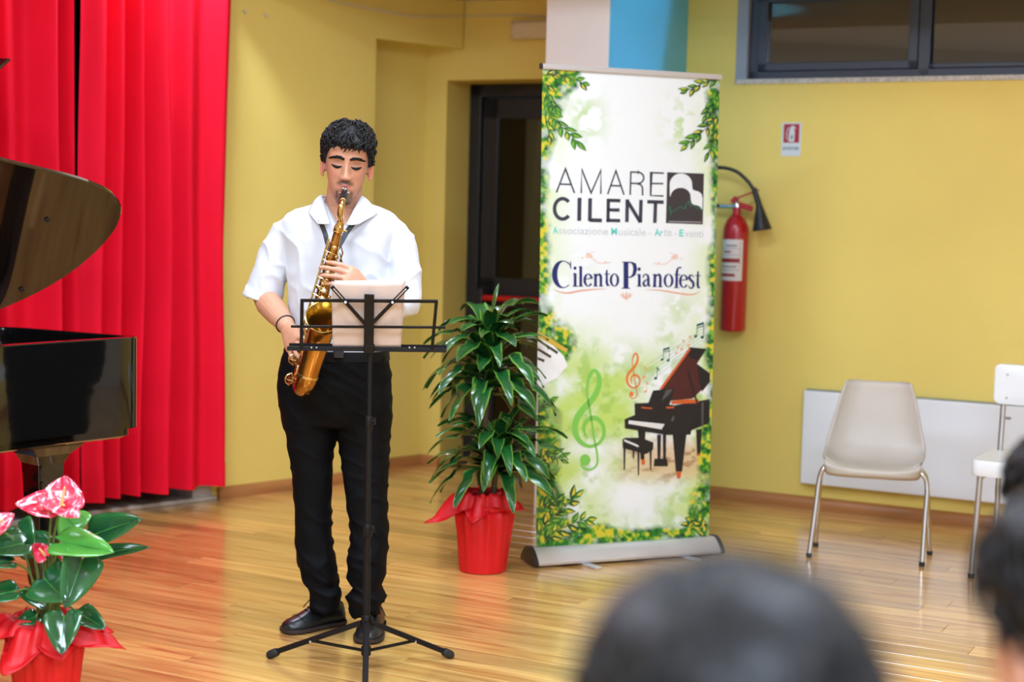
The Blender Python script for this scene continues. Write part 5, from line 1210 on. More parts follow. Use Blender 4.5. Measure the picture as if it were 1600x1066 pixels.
def hand(mb, W, fd, up, sd_, sc=1.0, curls=None, splay=(0.16, 0.04, -0.07, -0.2), thumb=None, thumb_pts=None):
    """W wrist, fd finger direction, up back of hand, sd_ towards the index finger"""
    fd = nrm(fd); up = nrm(up - fd * np.dot(up, fd)); s_ = np.cross(fd, up)
    if np.dot(s_, sd_) < 0: s_ = -s_
    R = []
    for t, w, h in ((0.0, 0.026, 0.020), (0.02, 0.027, 0.019), (0.045, 0.034, 0.017), (0.07, 0.040, 0.0155), (0.09, 0.041, 0.0135), (0.100, 0.036, 0.010)):
        R.append([W + fd * t * sc + s_ * w * sc * math.copysign(abs(math.cos(a)) ** 0.75, math.cos(a)) + up * h * sc * math.sin(a) for a in [2 * PI * k / 18 for k in range(18)]])
    mb.rings(R)
    base = [(0.094, 0.0285), (0.099, 0.0095), (0.095, -0.0095), (0.086, -0.0275)]
    lens = [(0.043, 0.026, 0.021), (0.047, 0.030, 0.022), (0.043, 0.028, 0.021), (0.034, 0.021, 0.019)]
    rad = [0.0090, 0.0092, 0.0086, 0.0076]
    for i in range(4):
        p = W + fd * base[i][0] * sc * 0.93 + s_ * base[i][1] * sc; d = nrm(fd + s_ * splay[i]); pts = [p - d * 0.02 * sc, p]; rr = [rad[i] * 1.02 * sc, rad[i] * 1.12 * sc]
        ang = 0; lat = np.cross(d, up)
        for k in range(3):
            ang += curls[i][k]; dd = d * math.cos(ang) - up * math.sin(ang)
            p2 = p + dd * lens[i][k] * sc; pts += [lerp(p, p2, 0.5), p2]; r0 = rad[i] * (1 - 0.10 * k) * sc; rr += [r0 * 0.95, r0 * (1.03 if k < 2 else 0.82)]; p = p2
        mb.tube(pts, rr, 10, rnd_caps=True)
    if thumb_pts is None:
        t0 = W + fd * 0.022 * sc + s_ * 0.022 * sc - up * 0.006 * sc; d = nrm(fd * thumb[0] + s_ * thumb[1] - up * thumb[2]); d2 = nrm(fd * thumb[3] + s_ * thumb[4] - up * thumb[5])
        p1 = t0 + d * 0.045 * sc; p2 = p1 + d2 * 0.034 * sc; p3 = p2 + nrm(d2 - up * 0.2) * 0.024 * sc
        thumb_pts = [t0, p1, p2, p3]
    mb.tube([thumb_pts[0], lerp(thumb_pts[0], thumb_pts[1], 0.5), thumb_pts[1], lerp(thumb_pts[1], thumb_pts[2], .5), thumb_pts[2], thumb_pts[3]], [0.014 * sc, 0.0135 * sc, 0.0108 * sc, 0.010 * sc, 0.0100 * sc, 0.0078 * sc], 10, rnd_caps=True)

# ------------------------------------------------------------------ the saxophone player
man = thing('person', 'man in white shirt and black trousers playing a saxophone', 'person', (-0.58, 5.42, 0))
eye_mid = at(541.5, 259.5, 5.262)
YAW, PIT, ROL = math.radians(5), math.radians(9), math.radians(4.5)
_, (O_, r2, f2, u2) = frame((0, 0, 0), YAW, PIT, ROL)
HS = 1.0
orig = eye_mid - (f2 * 0.092 + u2 * 0.132) * HS
def HM(x, y, z): return orig + (r2 * x + f2 * y + u2 * z) * HS
def HI(p): q = (np.asarray(p) - orig) / HS; return q @ r2, q @ f2, q @ u2
mb = MB(); head_loft(mb, HM)
nb_ = at(533, 352, 5.425)
mb.tube([HM(0, -0.018, 0.09), HM(0, -0.02, 0.03), lerp(HM(0, -0.02, 0.03), nb_, 0.5), nb_, nb_ - Z3 * 0.06], [0.058, 0.060, 0.063, 0.074, 0.09], 24)
mb.ellipsoid(at(531, 375, 5.415), np.eye(3), (0.15, 0.100, 0.09), 24, 14)     # upper chest
def rg(xl, xr, y, Y, dh, p=0.9, n=40, yc=0.0):
    A = at(xl, y, Y); B = at(xr, y, Y); c = (A + B) / 2; h = np.linalg.norm(B - A) / 2; c[2] = at((xl + xr) / 2, y, Y)[2]
    return [c + V(h * math.copysign(abs(math.cos(a)) ** p, math.cos(a)), dh * math.copysign(abs(math.sin(a)) ** p, math.sin(a)) + yc, 0) for a in [2 * PI * k / n for k in range(n)]]
mb.rings([rg(xl, xr, y, 5.42, dh, n=28) for y, xl, xr, dh in ((352, 455, 610, 0.07), (400, 466, 598, 0.09), (460, 472, 590, 0.085), (520, 472, 588, 0.085), (590, 460, 594, 0.09))])
RSh, REl, RWr = at(452, 372, 5.43), at(411, 463, 5.43), at(447, 508, 5.255)
mb.tube([RSh, lerp(RSh, REl, 0.5), REl, lerp(REl, RWr, 0.25), lerp(REl, RWr, 0.55), lerp(REl, RWr, 0.85), RWr], [0.044, 0.040, 0.043, 0.046, 0.042, 0.034, 0.030], 18, rnd_caps=True)
LSh, LEl, LWr = at(608, 372, 5.435), at(630, 474, 5.375), at(577, 456, 5.130)
mb.tube([LSh, lerp(LSh, LEl, 0.5) + V(0, 0.012, 0), LEl, lerp(LEl, LWr, 0.3), lerp(LEl, LWr, 0.7), LWr], [0.044, 0.038, 0.036, 0.036, 0.031, 0.027], 18, rnd_caps=True)
# left hand: fingers run across the upper keys
lt = [at(562, 450, 5.14), at(545, 448, 5.165), at(528, 440, 5.20), at(518, 434, 5.205)]
hand(mb, LWr, at(547, 434, 5.100) - LWr, V(-0.1, -0.85, 0.55), V(0.3, 0, 1), 1.0, [(0.22, 0.42, 0.25), (0.22, 0.40, 0.25), (0.28, 0.45, 0.3), (0.34, 0.5, 0.3)], splay=(-0.18, -0.28, -0.36, -0.46), thumb_pts=lt)
# right hand: round the lower keys from the left
rt = [at(456, 512, 5.25), at(468, 517, 5.225), at(477, 519, 5.205), at(482, 520, 5.19)]
hand(mb, RWr, at(463, 545, 5.165) - RWr, V(-0.62, -0.74, 0.15), V(0.9, -0.4, 0.2), 1.05, [(0.34, 0.62, 0.3), (0.22, 0.45, 0.28), (0.15, 0.38, 0.25), (0.12, 0.36, 0.25)], splay=(0.34, 0.10, -0.08, -0.22), thumb_pts=rt)
bodym = remesh(mb, 0.0028, 2, 0.4)
VV = np.array(bodym.v); hx, hy, hz = HI(VV)
skin = np.ones((len(VV), 3)) * np.array(srgb(200, 144, 114))
def mixc(rgb, a):
    global skin
    skin = skin * (1 - a[:, None]) + np.array(srgb(*rgb)) * a[:, None]
ish = (hz > -0.02) & (hz < 0.27) & (np.abs(hx) < 0.1) & (np.abs(hy) < 0.14)
fr0 = ish & (hy > 0.03)
gx = lambda cx_, cz_, a_, b_: np.exp(-((np.abs(hx) - cx_) / a_) ** 2 - ((hz - cz_) / b_) ** 2) * fr0
mixc((208, 132, 114), np.clip(0.45 * gx(0.042, 0.098, 0.018, 0.02) + 0.5 * gx(0, 0.09, 0.012, 0.01), 0, 1))
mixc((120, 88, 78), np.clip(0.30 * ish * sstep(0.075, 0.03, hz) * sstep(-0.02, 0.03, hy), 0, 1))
mixc((180, 104, 96), np.clip(1.0 * fr0 * (np.exp(-((hx) / 0.020) ** 4 - ((hz - 0.0605) / 0.0085) ** 4)), 0, 1))
nzv = np.array([mnoise.noise(Vector((float(a) * 260, float(b_) * 260, float(c) * 260))) for a, b_, c in zip(hx, hy, hz)]) if len(hx) < 400000 else 0
st_ = fr0 * (np.exp(-((hx) / 0.029) ** 6 - ((hz - (0.0770 - 0.24 * np.abs(hx))) / 0.0068) ** 4))
mixc((44, 32, 28), np.clip(st_ * (0.80 + 0.35 * nzv), 0, 0.95))
go = fr0 * np.exp(-((hx) / 0.023) ** 6) * sstep(0.045, 0.036, hz) * sstep(-0.012, -0.004, hz)
go = np.maximum(go, fr0 * np.exp(-((np.abs(hx) - 0.024) / 0.006) ** 2) * sstep(0.05, 0.04, hz) * sstep(0.012, 0.02, hz))
mixc((40, 30, 27), np.clip(go * (0.82 + 0.35 * nzv), 0, 0.95))
mixc((140, 92, 78), np.clip(0.6 * gx(0.033, 0.139, 0.017, 0.007), 0, 1))  # eyelid shading painted into the skin colour
mixc((60, 34, 28), np.clip(0.9 * gx(0.0085, 0.0835, 0.0048, 0.0032), 0, 1))  # nostril shadows painted as two dark spots
mixc((150, 104, 86), np.clip(0.45 * gx(0.0155, 0.110, 0.005, 0.022), 0, 1))  # shading along both sides of the nose, painted in
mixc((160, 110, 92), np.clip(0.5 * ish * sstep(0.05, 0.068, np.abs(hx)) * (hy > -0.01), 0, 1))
mixc((205, 118, 100), np.clip(0.6 * ish * (np.abs(hx) > 0.076) * (hz > 0.07) * (hz < 0.15), 0, 1))
mixc((30, 24, 22), np.clip(1.0 * ish * (sstep(0.196, 0.206, hz + 0.06 * (hy < 0.02))), 0, 1))
m_skin = pmat('skin', (0.6, 0.4, 0.3), 0.46, var=0.05, scale=40, sss=0.12, attr='Col', bump=0.05, bscale=500)
bodyo = bodym.build('body', m_skin, man, colors=skin, ang=180)
# brows, lashes
m_hair = pmat('black_hair', (0.0065, 0.0055, 0.005), 0.55, var=0.3, scale=60, spec=0.22)
for s in (-1, 1):
    mb = MB(); B = []; rr = []
    for k in range(9):
        t = k / 8; x = s * lerp(0.0125, 0.056, t); z = 0.151 + 0.009 * math.sin(PI * (0.15 + 0.72 * t)) - 0.004 * t; B.append(HM(x, head_surf(x, z) + 0.0022, z)); rr.append(lerp(0.0066, 0.0064, t) * (1 if t < 0.7 else 1 - (t - 0.7) * 2.3))
    mb.tube(B, [q * 0.62 for q in rr], 8, flat=1.0, rnd_caps=True); er_ = random.Random(40 + s)
    for k in range(120):
        t = er_.random(); x = s * lerp(0.0115, 0.056, t); off = er_.uniform(-1, 1) * 0.0056 * (1.0 if t < 0.65 else 1 - (t - 0.65) * 1.6); z = 0.151 + 0.009 * math.sin(PI * (0.15 + 0.72 * t)) - 0.004 * t + off
        x2 = x + s * 0.008; z2 = z + 0.004 * (1 - t) - 0.003 * t - off * 0.4
        mb.tube([HM(x, head_surf(x, z) + 0.0006, z), HM((x + x2) / 2, head_surf((x + x2) / 2, (z + z2) / 2) + 0.0022, (z + z2) / 2), HM(x2, head_surf(x2, z2) + 0.0014, z2)], [0.0009, 0.0011, 0.0003], 5)
    mb.build('eyebrow', m_hair, man)
    mb = MB(); B = []; rr = []
    for k in range(9):
        t = k / 8; x = s * lerp(0.0165, 0.0500, t); z = 0.1285 - 0.0045 * math.sin(PI * t) + 0.001 * t; B.append(HM(x, head_surf(x, z) + 0.0010, z)); rr.append(0.0016 + 0.0034 * math.sin(PI * t))
    mb.tube(B, rr, 8, rnd_caps=True); mb.build('eyelash', m_hair, man)
# hair: cap with volume, then wavy locks
def hair_edge(th):
    a = abs(((th + PI) % (2 * PI)) - PI); d = math.degrees(a)
    return interp(d, [0, 25, 42, 52, 62, 80, 92, 104, 125, 180], [0.188, 0.190, 0.187, 0.176, 0.158, 0.122, 0.118, 0.130, 0.075, 0.045])
def hair_thick(th, z):
    a = abs(((th + PI) % (2 * PI)) - PI); side = interp(math.degrees(a), [0, 40, 80, 120, 180], [0.018, 0.017, 0.015, 0.013, 0.012])
    topn = float(sstep(0.165, 0.235, z)); return lerp(side, 0.025, topn)
def hair_cap(mb, M, edge=hair_edge, thick=hair_thick, lump=0.006, seed=0, n=110, m=64, zlo=0.04):
    R = []
    for j in range(m):
        z = lerp(zlo, 0.2515, (j / (m - 1)) ** 0.85); row = []
        for k in range(n):
            th = 2 * PI * k / n; e = edge(th) + 0.005 * mnoise.noise(Vector((math.sin(th) * 7, math.cos(th) * 7, seed)))
            cov = float(sstep(e - 0.004, e + 0.010, z)); x, y, zz = head_pt(th, z, 0, False)
            nv = V(x / max(1e-6, interp(z, HZ, HA)), y / 0.09, (z - 0.13) / 0.12 * 1.0 if z > 0.13 else 0); nv = nrm(nv)
            tk = -0.010 + cov * (0.010 + thick(th, z)); lp_ = lump * cov * (mnoise.noise(Vector((x * 38, y * 38, z * 38 + seed))) + 0.6 * mnoise.noise(Vector((x * 85, y * 85, z * 85 + seed))))
            q = V(x, y, zz) + nv * (tk + lp_); row.append(M(q[0], q[1], q[2]))
        R.append(row)
    mb.rings(R)
mb = MB(); hair_cap(mb, HM)
hr = random.Random(21)
for k in range(620):
    th = hr.uniform(0, 2 * PI); z = hr.uniform(0.168, 0.2505) if hr.random() < 0.8 else hr.uniform(0.13, 0.18)
    if z < hair_edge(th) - 0.002: continue
    x, y, zz = head_pt(th, z, 0, False); nv = nrm(V(x / 0.075, y / 0.09, (z - 0.13) / 0.12)); tk = hair_thick(th, z) + hr.uniform(-0.006, 0.003)
    c = V(x, y, zz) + nv * tk
    flow = nrm(V(0.5 * math.copysign(1, x) * abs(x) / 0.07 + hr.uniform(-0.6, 0.6), 0.9 + hr.uniform(-0.5, 0.4), -0.3 + hr.uniform(-0.5, 0.3))); flow = nrm(flow - nv * np.dot(flow, nv)); sdv = np.cross(nv, flow)
    ln = hr.uniform(0.020, 0.036) if z > 0.185 else hr.uniform(0.010, 0.018); ph = hr.uniform(0, 6); P_ = []
    for q in range(6):
        t = q / 5; pt = c + flow * ln * (t - 0.4) + sdv * 0.0045 * math.sin(ph + t * 5) + nv * (0.004 * math.sin(PI * t) - 0.35 * ln * (t - 0.45) ** 2 / 0.3 * 0.6)
        P_.append(HM(*pt))
    mb.tube(P_, [0.0012, 0.0028, 0.0034, 0.0031, 0.0022, 0.0006] if z > 0.185 else [0.001, 0.0022, 0.0026, 0.0022, 0.0016, 0.0006], 6, rnd_caps=False)
mb.build('hair', m_hair, man, ang=180)

# ---- shirt
m_shirt = pmat('white_cotton_shirt', srgb(207, 210, 217), 0.8, var=0.015, bump=0.04, bscale=900, sheen=0.1)
mb = MB()
TR = [(318, 494, 580, 0.062), (323, 480, 596, 0.078), (329, 462, 610, 0.092), (336, 448, 619, 0.104), (346, 441, 624, 0.115),(357, 439, 625, 0.121), (375, 441, 620, 0.127), (400, 446, 613, 0.132), (430, 450, 609, 0.132), (460, 452, 607, 0.130), (500, 452, 606, 0.127), (530, 450, 607, 0.126), (552, 448, 607, 0.126), (572, 450, 605, 0.122)]
mb.rings([rg(xl, xr, y, 5.42, dh, p=0.88) for y, xl, xr, dh in TR])
cE = at(409, 470, 5.425)
mb.tube([at(466, 352, 5.42), at(450, 366, 5.425), at(438, 388, 5.43), at(428, 412, 5.43), at(418, 440, 5.43), cE], [0.046, 0.059, 0.062, 0.060, 0.061, 0.064], 28)
mb.tube([at(598, 350, 5.42), at(613, 365, 5.425), at(623, 388, 5.425), at(629, 420, 5.415), at(631, 450, 5.395), at(630, 474, 5.365), at(616, 478, 5.31), at(600, 470, 5.24), at(583, 461, 5.165)], [0.046, 0.058, 0.061, 0.058, 0.056, 0.056, 0.052, 0.048, 0.046], 28)
sm = remesh(mb, 0.0055, 9, 0.5)
SV = np.array(sm.v); SN = sm.n
for i in range(len(SV)):
    p = SV[i]
    w1 = mnoise.noise(Vector((p[0] * 9 + p[2] * 5, p[1] * 6, p[2] * 7 - p[0] * 6))); w2 = mnoise.noise(Vector((p[0] * 22 - p[2] * 12, p[1] * 18, p[2] * 16 + p[0] * 14)))
    r1 = 1 - abs(mnoise.noise(Vector((p[0] * 7 + p[2] * 9, p[1] * 5 + 3, p[2] * 6 - p[0] * 10)))) * 2
    sl = 1.6 if (p[0] < -0.79 or p[0] > -0.40) else 1.0
    SV[i] = p + SN[i] * (0.0045 * w1 + 0.0024 * w2 + 0.0052 * max(0, r1) ** 3) * (1 + (sl - 1) * 0.5) * float(sstep(1.03, 1.09, p[2])) * float(1 - 0.75 * sstep(1.40, 1.46, p[2]))
# open neck
pu, pv = at(531, 350, 5.30), at(531, 305, 5.36)
for i in range(len(SV)):
    p = SV[i]
    if p[1] < 5.43 and p[2] > pu[2] - 0.012:
        h = (p[2] - (pu[2] - 0.012)); half = 0.004 + 0.62 * h; dx_ = abs(p[0] - pu[0] - 0.06 * h)
        if dx_ < half + 0.010: SV[i][1] += 0.085 * float(sstep(half + 0.010, half - 0.006, dx_))
sm.v = [tuple(p) for p in SV]
sm.build('shirt', m_shirt, man, ang=180)
# rolled cuff on the bare forearm
mb = MB(); dcu = nrm(at(400, 492, 5.42) - at(418, 440, 5.43)); Rr = []
for t, k in ((-0.030, 0.064), (-0.026, 0.0685), (-0.002, 0.0705), (0.004, 0.069), (0.004, 0.064), (-0.02, 0.060)): Rr.append((t, k))
mb.lathe(cE, dcu, Rr, 30, cap=False); mb.build('rolled_cuff', m_shirt, man, ang=180)
# collar
for side in (-1, 1):
    if side < 0: q = [at(503, 308, 5.385), at(516, 350, 5.272), at(481, 334, 5.345), at(497, 350, 5.268)]
    else: q = [at(564, 309, 5.385), at(541, 352, 5.272), at(590, 335, 5.345), at(560, 351, 5.268)]
    mb = MB()
    def fn(u, v, q=q, side=side):
        a = lerp(q[0], q[1], v); b_ = lerp(q[2], q[3], v ** 0.9); m_ = lerp(a, b_, u); return m_ + V(0, -0.016 * math.sin(PI * u) * (0.4 + 0.6 * v) - 0.006, 0.012 * math.sin(PI * min(1, u * 1.0)) * (1 - v) + 0.008 * (1 - u) * (1 - v))
    mb.grid(fn, 12, 12); mb.build('collar_flap', m_shirt, man, solid=0.003, ang=180)
mb = MB(); cb = at(533, 318, 5.425)
def band(u, v):
    a = lerp(-0.25 * PI, 1.25 * PI, u); return cb + V(math.cos(a) * (0.071 + 0.010 * (1 - v)), math.sin(a) * (0.070 + 0.008 * (1 - v)), -0.02 + 0.042 * v + 0.008 * math.sin(a))
mb.grid(band, 40, 6); mb.build('collar_band', m_shirt, man, solid=0.004, ang=180)
# neck strap
m_strap = pmat('black_webbing', (0.012, 0.013, 0.016), 0.6, var=0.1, scale=80)
hook = sx_(0.20, -0.020, 0.0)
for pts_ in ([at(501, 346, 5.262), at(508, 364, 5.262), at(512, 380, 5.225), hook], [at(552, 349, 5.262), at(541, 364, 5.255), at(532, 380, 5.22), hook]):
    mb = MB(); Q = spline(pts_, 5); mb.rings([[p + V(-0.0085, 0, 0.003 if pts_[0][0] > -0.6 else -0.003), p + V(0.0085, 0, -0.003), p + V(0.0085, 0.002, -0.003), p + V(-0.0085, 0.002, 0.003)] for p in Q]); mb.build('neck_strap', m_strap, man, ang=30)

# ---- trousers, belt, shoes
m_tr = pmat('black_trouser_wool', (0.0030, 0.0032, 0.0040), 0.7, var=0.12, scale=20, bump=0.05, bscale=500, spec=0.1)
mb = MB()
HP = [(546, 446, 605, 0.128), (560, 440, 608, 0.134), (585, 435, 611, 0.138), (610, 435, 612, 0.138), (640, 438, 612, 0.130), (662, 442, 612, 0.115)]
mb.rings([rg(a_, b_, y, 5.42, dh, p=0.9) for y, a_, b_, dh in HP])
RL = [(600, 436, 522, 0.110), (640, 440, 526, 0.112), (665, 444, 527, 0.108), (680, 448, 526, 0.104), (716, 453, 520, 0.094), (763, 460, 518, 0.084), (789, 461, 517, 0.080), (832, 462, 518, 0.079), (854, 464, 519, 0.079), (878, 468, 525, 0.080), (890, 470, 528, 0.080), (904, 472, 527, 0.078), (914, 480, 525, 0.072), (922, 484, 533, 0.077), (930, 485, 534, 0.077), (940, 486, 531, 0.072), (948, 488, 530, 0.070)]
LL = [(600, 526, 612, 0.110), (640, 525, 612, 0.112), (665, 526, 611, 0.108), (680, 528, 609, 0.104), (727, 534, 607, 0.093), (752, 537, 606, 0.087), (770, 540, 606, 0.084), (814, 547, 605, 0.080), (843, 549, 604, 0.080), (870, 546, 604, 0.081), (897, 545, 604, 0.081), (908, 549, 599, 0.076), (917, 553, 596, 0.073), (926, 547, 598, 0.078), (934, 544, 600, 0.079), (944, 548, 596, 0.076), (958, 553, 588, 0.070)]
def leg_rings(LS, Yt, Yb): return [rg(a_, b_, y, lerp(Yt, Yb, (y - 600) / 350), dh, p=0.92) for y, a_, b_, dh in LS]
mb.rings(leg_rings(RL, 5.42, 5.445)); mb.rings(leg_rings(LL, 5.42, 5.385))
tm = remesh(mb, 0.006, 2, 0.5); TV = np.array(tm.v)
for i in range(len(TV)):
    p = TV[i]; lo = float(sstep(0.55, 0.05, p[2]))
    r1 = 1 - abs(mnoise.noise(Vector((p[0] * 8 + 2, p[1] * 8, p[2] * 16 + p[0] * 10)))) * 2
    TV[i] = p + tm.n[i] * (0.003 * mnoise.noise(Vector((p[0] * 10, p[1] * 10, p[2] * 9))) + (0.005 + 0.009 * lo) * max(0, r1) ** 3)
tm.v = [tuple(p) for p in TV]; tm.build('trousers', m_tr, man, ang=180)
mb = MB(); mb.rings([rg(446 - e, 606 + e, y, 5.42, 0.128 + e / 450) for y, e in ((545, 0), (545.5, 2), (560, 3.5), (560.5, 1.5))], cap=False); belt = mb.build('belt', pmat('black_leather', (0.004, 0.004, 0.004), 0.5, spec=0.15, var=0.1, scale=40, bump=0.05), man, ang=60)
mb = MB(); c = at(529, 553, 5.280); mb.box(c, np.eye(3), (0.018, 0.003, 0.014)); mb.build('buckle', m_alu, belt, smooth=False, bevel=0.003)
m_shoe = pmat('black_shoe_leather', (0.008, 0.010, 0.012), 0.36, var=0.12, scale=30, coat=0.12, coat_rough=0.25, bump=0.03, bscale=200)
m_sole = pmat('dark_brown_sole', srgb(44, 34, 30), 0.6, var=0.1)
def shoe(heel, toe, hsc=1.0):
    heel = np.array(heel, float); toe = np.array(toe, float); L_ = np.linalg.norm(toe - heel); d = (toe - heel) / L_; s = np.cross(Z3, d)
    tt = [0, 0.03, 0.1, 0.2, 0.32, 0.44, 0.56, 0.68, 0.8, 0.89, 0.95, 0.985, 1.0]
    ww = [0.018, 0.028, 0.034, 0.036, 0.036, 0.038, 0.043, 0.048, 0.048, 0.043, 0.034, 0.022, 0.008]
    hh = [0.060, 0.082, 0.092, 0.098, 0.100, 0.095, 0.080, 0.064, 0.053, 0.047, 0.041, 0.034, 0.026]
    R = []
    for t, w_, h_ in zip(tt, ww, hh):
        row = []
        for k in range(20):
            a = 2 * PI * k / 20; cx_ = math.cos(a); sy = math.sin(a)
            x = w_ * math.copysign(abs(cx_) ** 0.8, cx_) * (1 - (0.35 * max(0, sy) ** 1.5 if t < 0.6 else 0.15 * max(0, sy))); z = 0.016 + (h_ - 0.016) * (max(0, sy) ** 0.75) if sy > 0 else 0.014
            row.append(heel + d * t * L_ + s * x + Z3 * z * hsc)
        R.append(row)
    mb = MB(); mb.rings(R); up_ = mb.build('shoe', m_shoe, man, ang=180)
    mb = MB(); o1 = [(t, w_ + 0.005) for t, w_ in zip(tt, ww)]; P_ = [heel + d * (t * L_ * 1.02 - 0.002) + s * w_ for t, w_ in o1] + [heel + d * (t * L_ * 1.02 - 0.002) - s * w_ for t, w_ in o1[::-1]]
    mb.rings([[p + Z3 * 0.006 for p in P_], [p + Z3 * 0.018 for p in P_]]); mb.build('sole', m_sole, up_, ang=40)
    mb = MB(); o1 = [(t, w_ + 0.003) for t, w_ in zip(tt, ww) if t < 0.3]; P_ = [heel + d * t * L_ + s * w_ for t, w_ in o1] + [heel + d * t * L_ - s * w_ for t, w_ in o1[::-1]]
    mb.rings([[p for p in P_], [p + Z3 * 0.018 for p in P_]]); mb.build('heel', m_sole, up_, ang=40)
    for k in range(4):
        t = 0.45 + k * 0.055; h_ = interp(t, tt, hh) * hsc; mb = MB(); c = heel + d * t * L_
        mb.tube(spline([c + s * 0.022 + Z3 * (h_ - 0.014), c + Z3 * (h_ + 0.002) + d * 0.004, c - s * 0.022 + Z3 * (h_ - 0.014)], 4), 0.0022, 6); mb.build('lace', m_blk, up_)
    c = heel + d * 0.43 * L_ + Z3 * 0.098 * hsc
    for sg in (-1, 1):
        mb = MB(); mb.tube(spline([c, c + s * 0.02 * sg + Z3 * 0.006 + d * 0.012, c + s * 0.040 * sg - Z3 * 0.012 + d * 0.02, c + s * 0.05 * sg - Z3 * 0.03 + d * 0.03], 4), 0.002, 6); mb.build('lace_end', m_blk, up_)
    # two stitched seams
    mb = MB(); t = 0.74; mb.tube([heel + d * (t * L_ + 0.01 * math.sin(a)) + s * 0.046 * math.cos(a) + Z3 * (0.018 + (interp(t, tt, hh) - 0.017) * max(0, math.sin(a)) ** 0.75) * hsc for a in [PI * k / 14 for k in range(15)]], 0.0012, 5); mb.build('toe_seam', m_blk, up_)
a = onz(449, 989.5); b_ = onz(530, 975); m_ = (a + b_) / 2; dd = nrm(a - b_); shoe(m_ - dd * 0.125, m_ + dd * 0.125)
a = onz(572, 1008); shoe(a + V(0.012, 0.275, 0), a)
# elastic band on the right wrist
mb = MB(); wd_ = nrm(RWr - REl); c = lerp(REl, RWr, 0.97); u_ = nrm(np.cross(wd_, Z3)); v_ = np.cross(wd_, u_)
mb.tube([c + (u_ * math.cos(2 * PI * k / 28) + v_ * math.sin(2 * PI * k / 28)) * 0.0325 for k in range(29)], 0.0024, 6); mb.build('wristband', m_blk, man)
# ================================================================== PLANTS
def leafmat(name, c_mid, c_edge, rough=0.28, w0=0.62, w1=0.9):
    m, nt, b = nodes_of(name); N = nt.nodes; L = nt.links
    a_ = N.new('ShaderNodeAttribute'); a_.attribute_name = 'across'
    cr = N.new('ShaderNodeValToRGB'); e = cr.color_ramp.elements; e[0].position = w0; e[0].color = (*c_mid, 1); e[1].position = w1; e[1].color = (*c_edge, 1)
    L.new(a_.outputs['Fac'], cr.inputs[0])
    tc = N.new('ShaderNodeTexCoord'); nz = N.new('ShaderNodeTexNoise'); nz.inputs['Scale'].default_value = 9; L.new(tc.outputs['Object'], nz.inputs[0])
    oi = N.new('ShaderNodeObjectInfo'); ad = N.new('ShaderNodeMath'); ad.operation = 'ADD'; L.new(nz.outputs['Fac'], ad.inputs[0]); L.new(oi.outputs['Random'], ad.inputs[1])
    mr = N.new('ShaderNodeMapRange'); mr.inputs[1].default_value = 0.3; mr.inputs[2].default_value = 1.6; mr.inputs[3].default_value = 0.7; mr.inputs[4].default_value = 1.3; L.new(ad.outputs[0], mr.inputs[0])
    sc = N.new('ShaderNodeVectorMath'); sc.operation = 'SCALE'; L.new(cr.outputs[0], sc.inputs[0]); L.new(mr.outputs[0], sc.inputs['Scale']); L.new(sc.outputs[0], b.inputs['Base Color'])
    b.inputs['Roughness'].default_value = rough; b.inputs['Coat Weight'].default_value = 0.25; b.inputs['Coat Roughness'].default_value = 0.15
    return m
def strap_leaf(base, az, el, ln, wd, droop, parent, mat, twist=0.0, name='leaf', nseg=12):
    d = V(math.cos(az) * math.cos(el), math.sin(az) * math.cos(el), math.sin(el)); p = np.array(base, float); s0_ = V(-math.sin(az), math.cos(az), 0)
    rows = []; cols = []
    for i in range(nseg + 1):
        t = i / nseg; w_ = wd * (0.42 + 0.58 * math.sin(PI * min(1, t * 1.25 + 0.08))) if t < 0.45 else wd * max(0.02, math.cos((t - 0.45) / 0.55 * PI / 2) ** 0.8)
        up_ = nrm(np.cross(s0_, d)); up_ = up_ if up_[2] > 0 or t > 0.5 else -up_
        s_ = nrm(s0_ * math.cos(twist * t) + up_ * math.sin(twist * t)); wav = 0.010 * math.sin(t * 9 + az * 3)
        rows.append([p + s_ * w_ / 2 * k + up_ * (abs(k) * w_ * 0.20 + wav * k * abs(k) * 0.6) for k in (-1, -0.72, 0, 0.72, 1)]); cols += [1, 0.72, 0, 0.72, 1]
        p = p + d * ln / nseg; d = nrm(d + V(0, 0, -droop * (0.35 + 1.1 * t) / nseg * 2.0))
    mb = MB(); mb.rings(rows, closed=False, cap=False)
    return mb.build(name, mat, parent, colors=[(c, c, c) for c in cols], ang=180, attr='across')

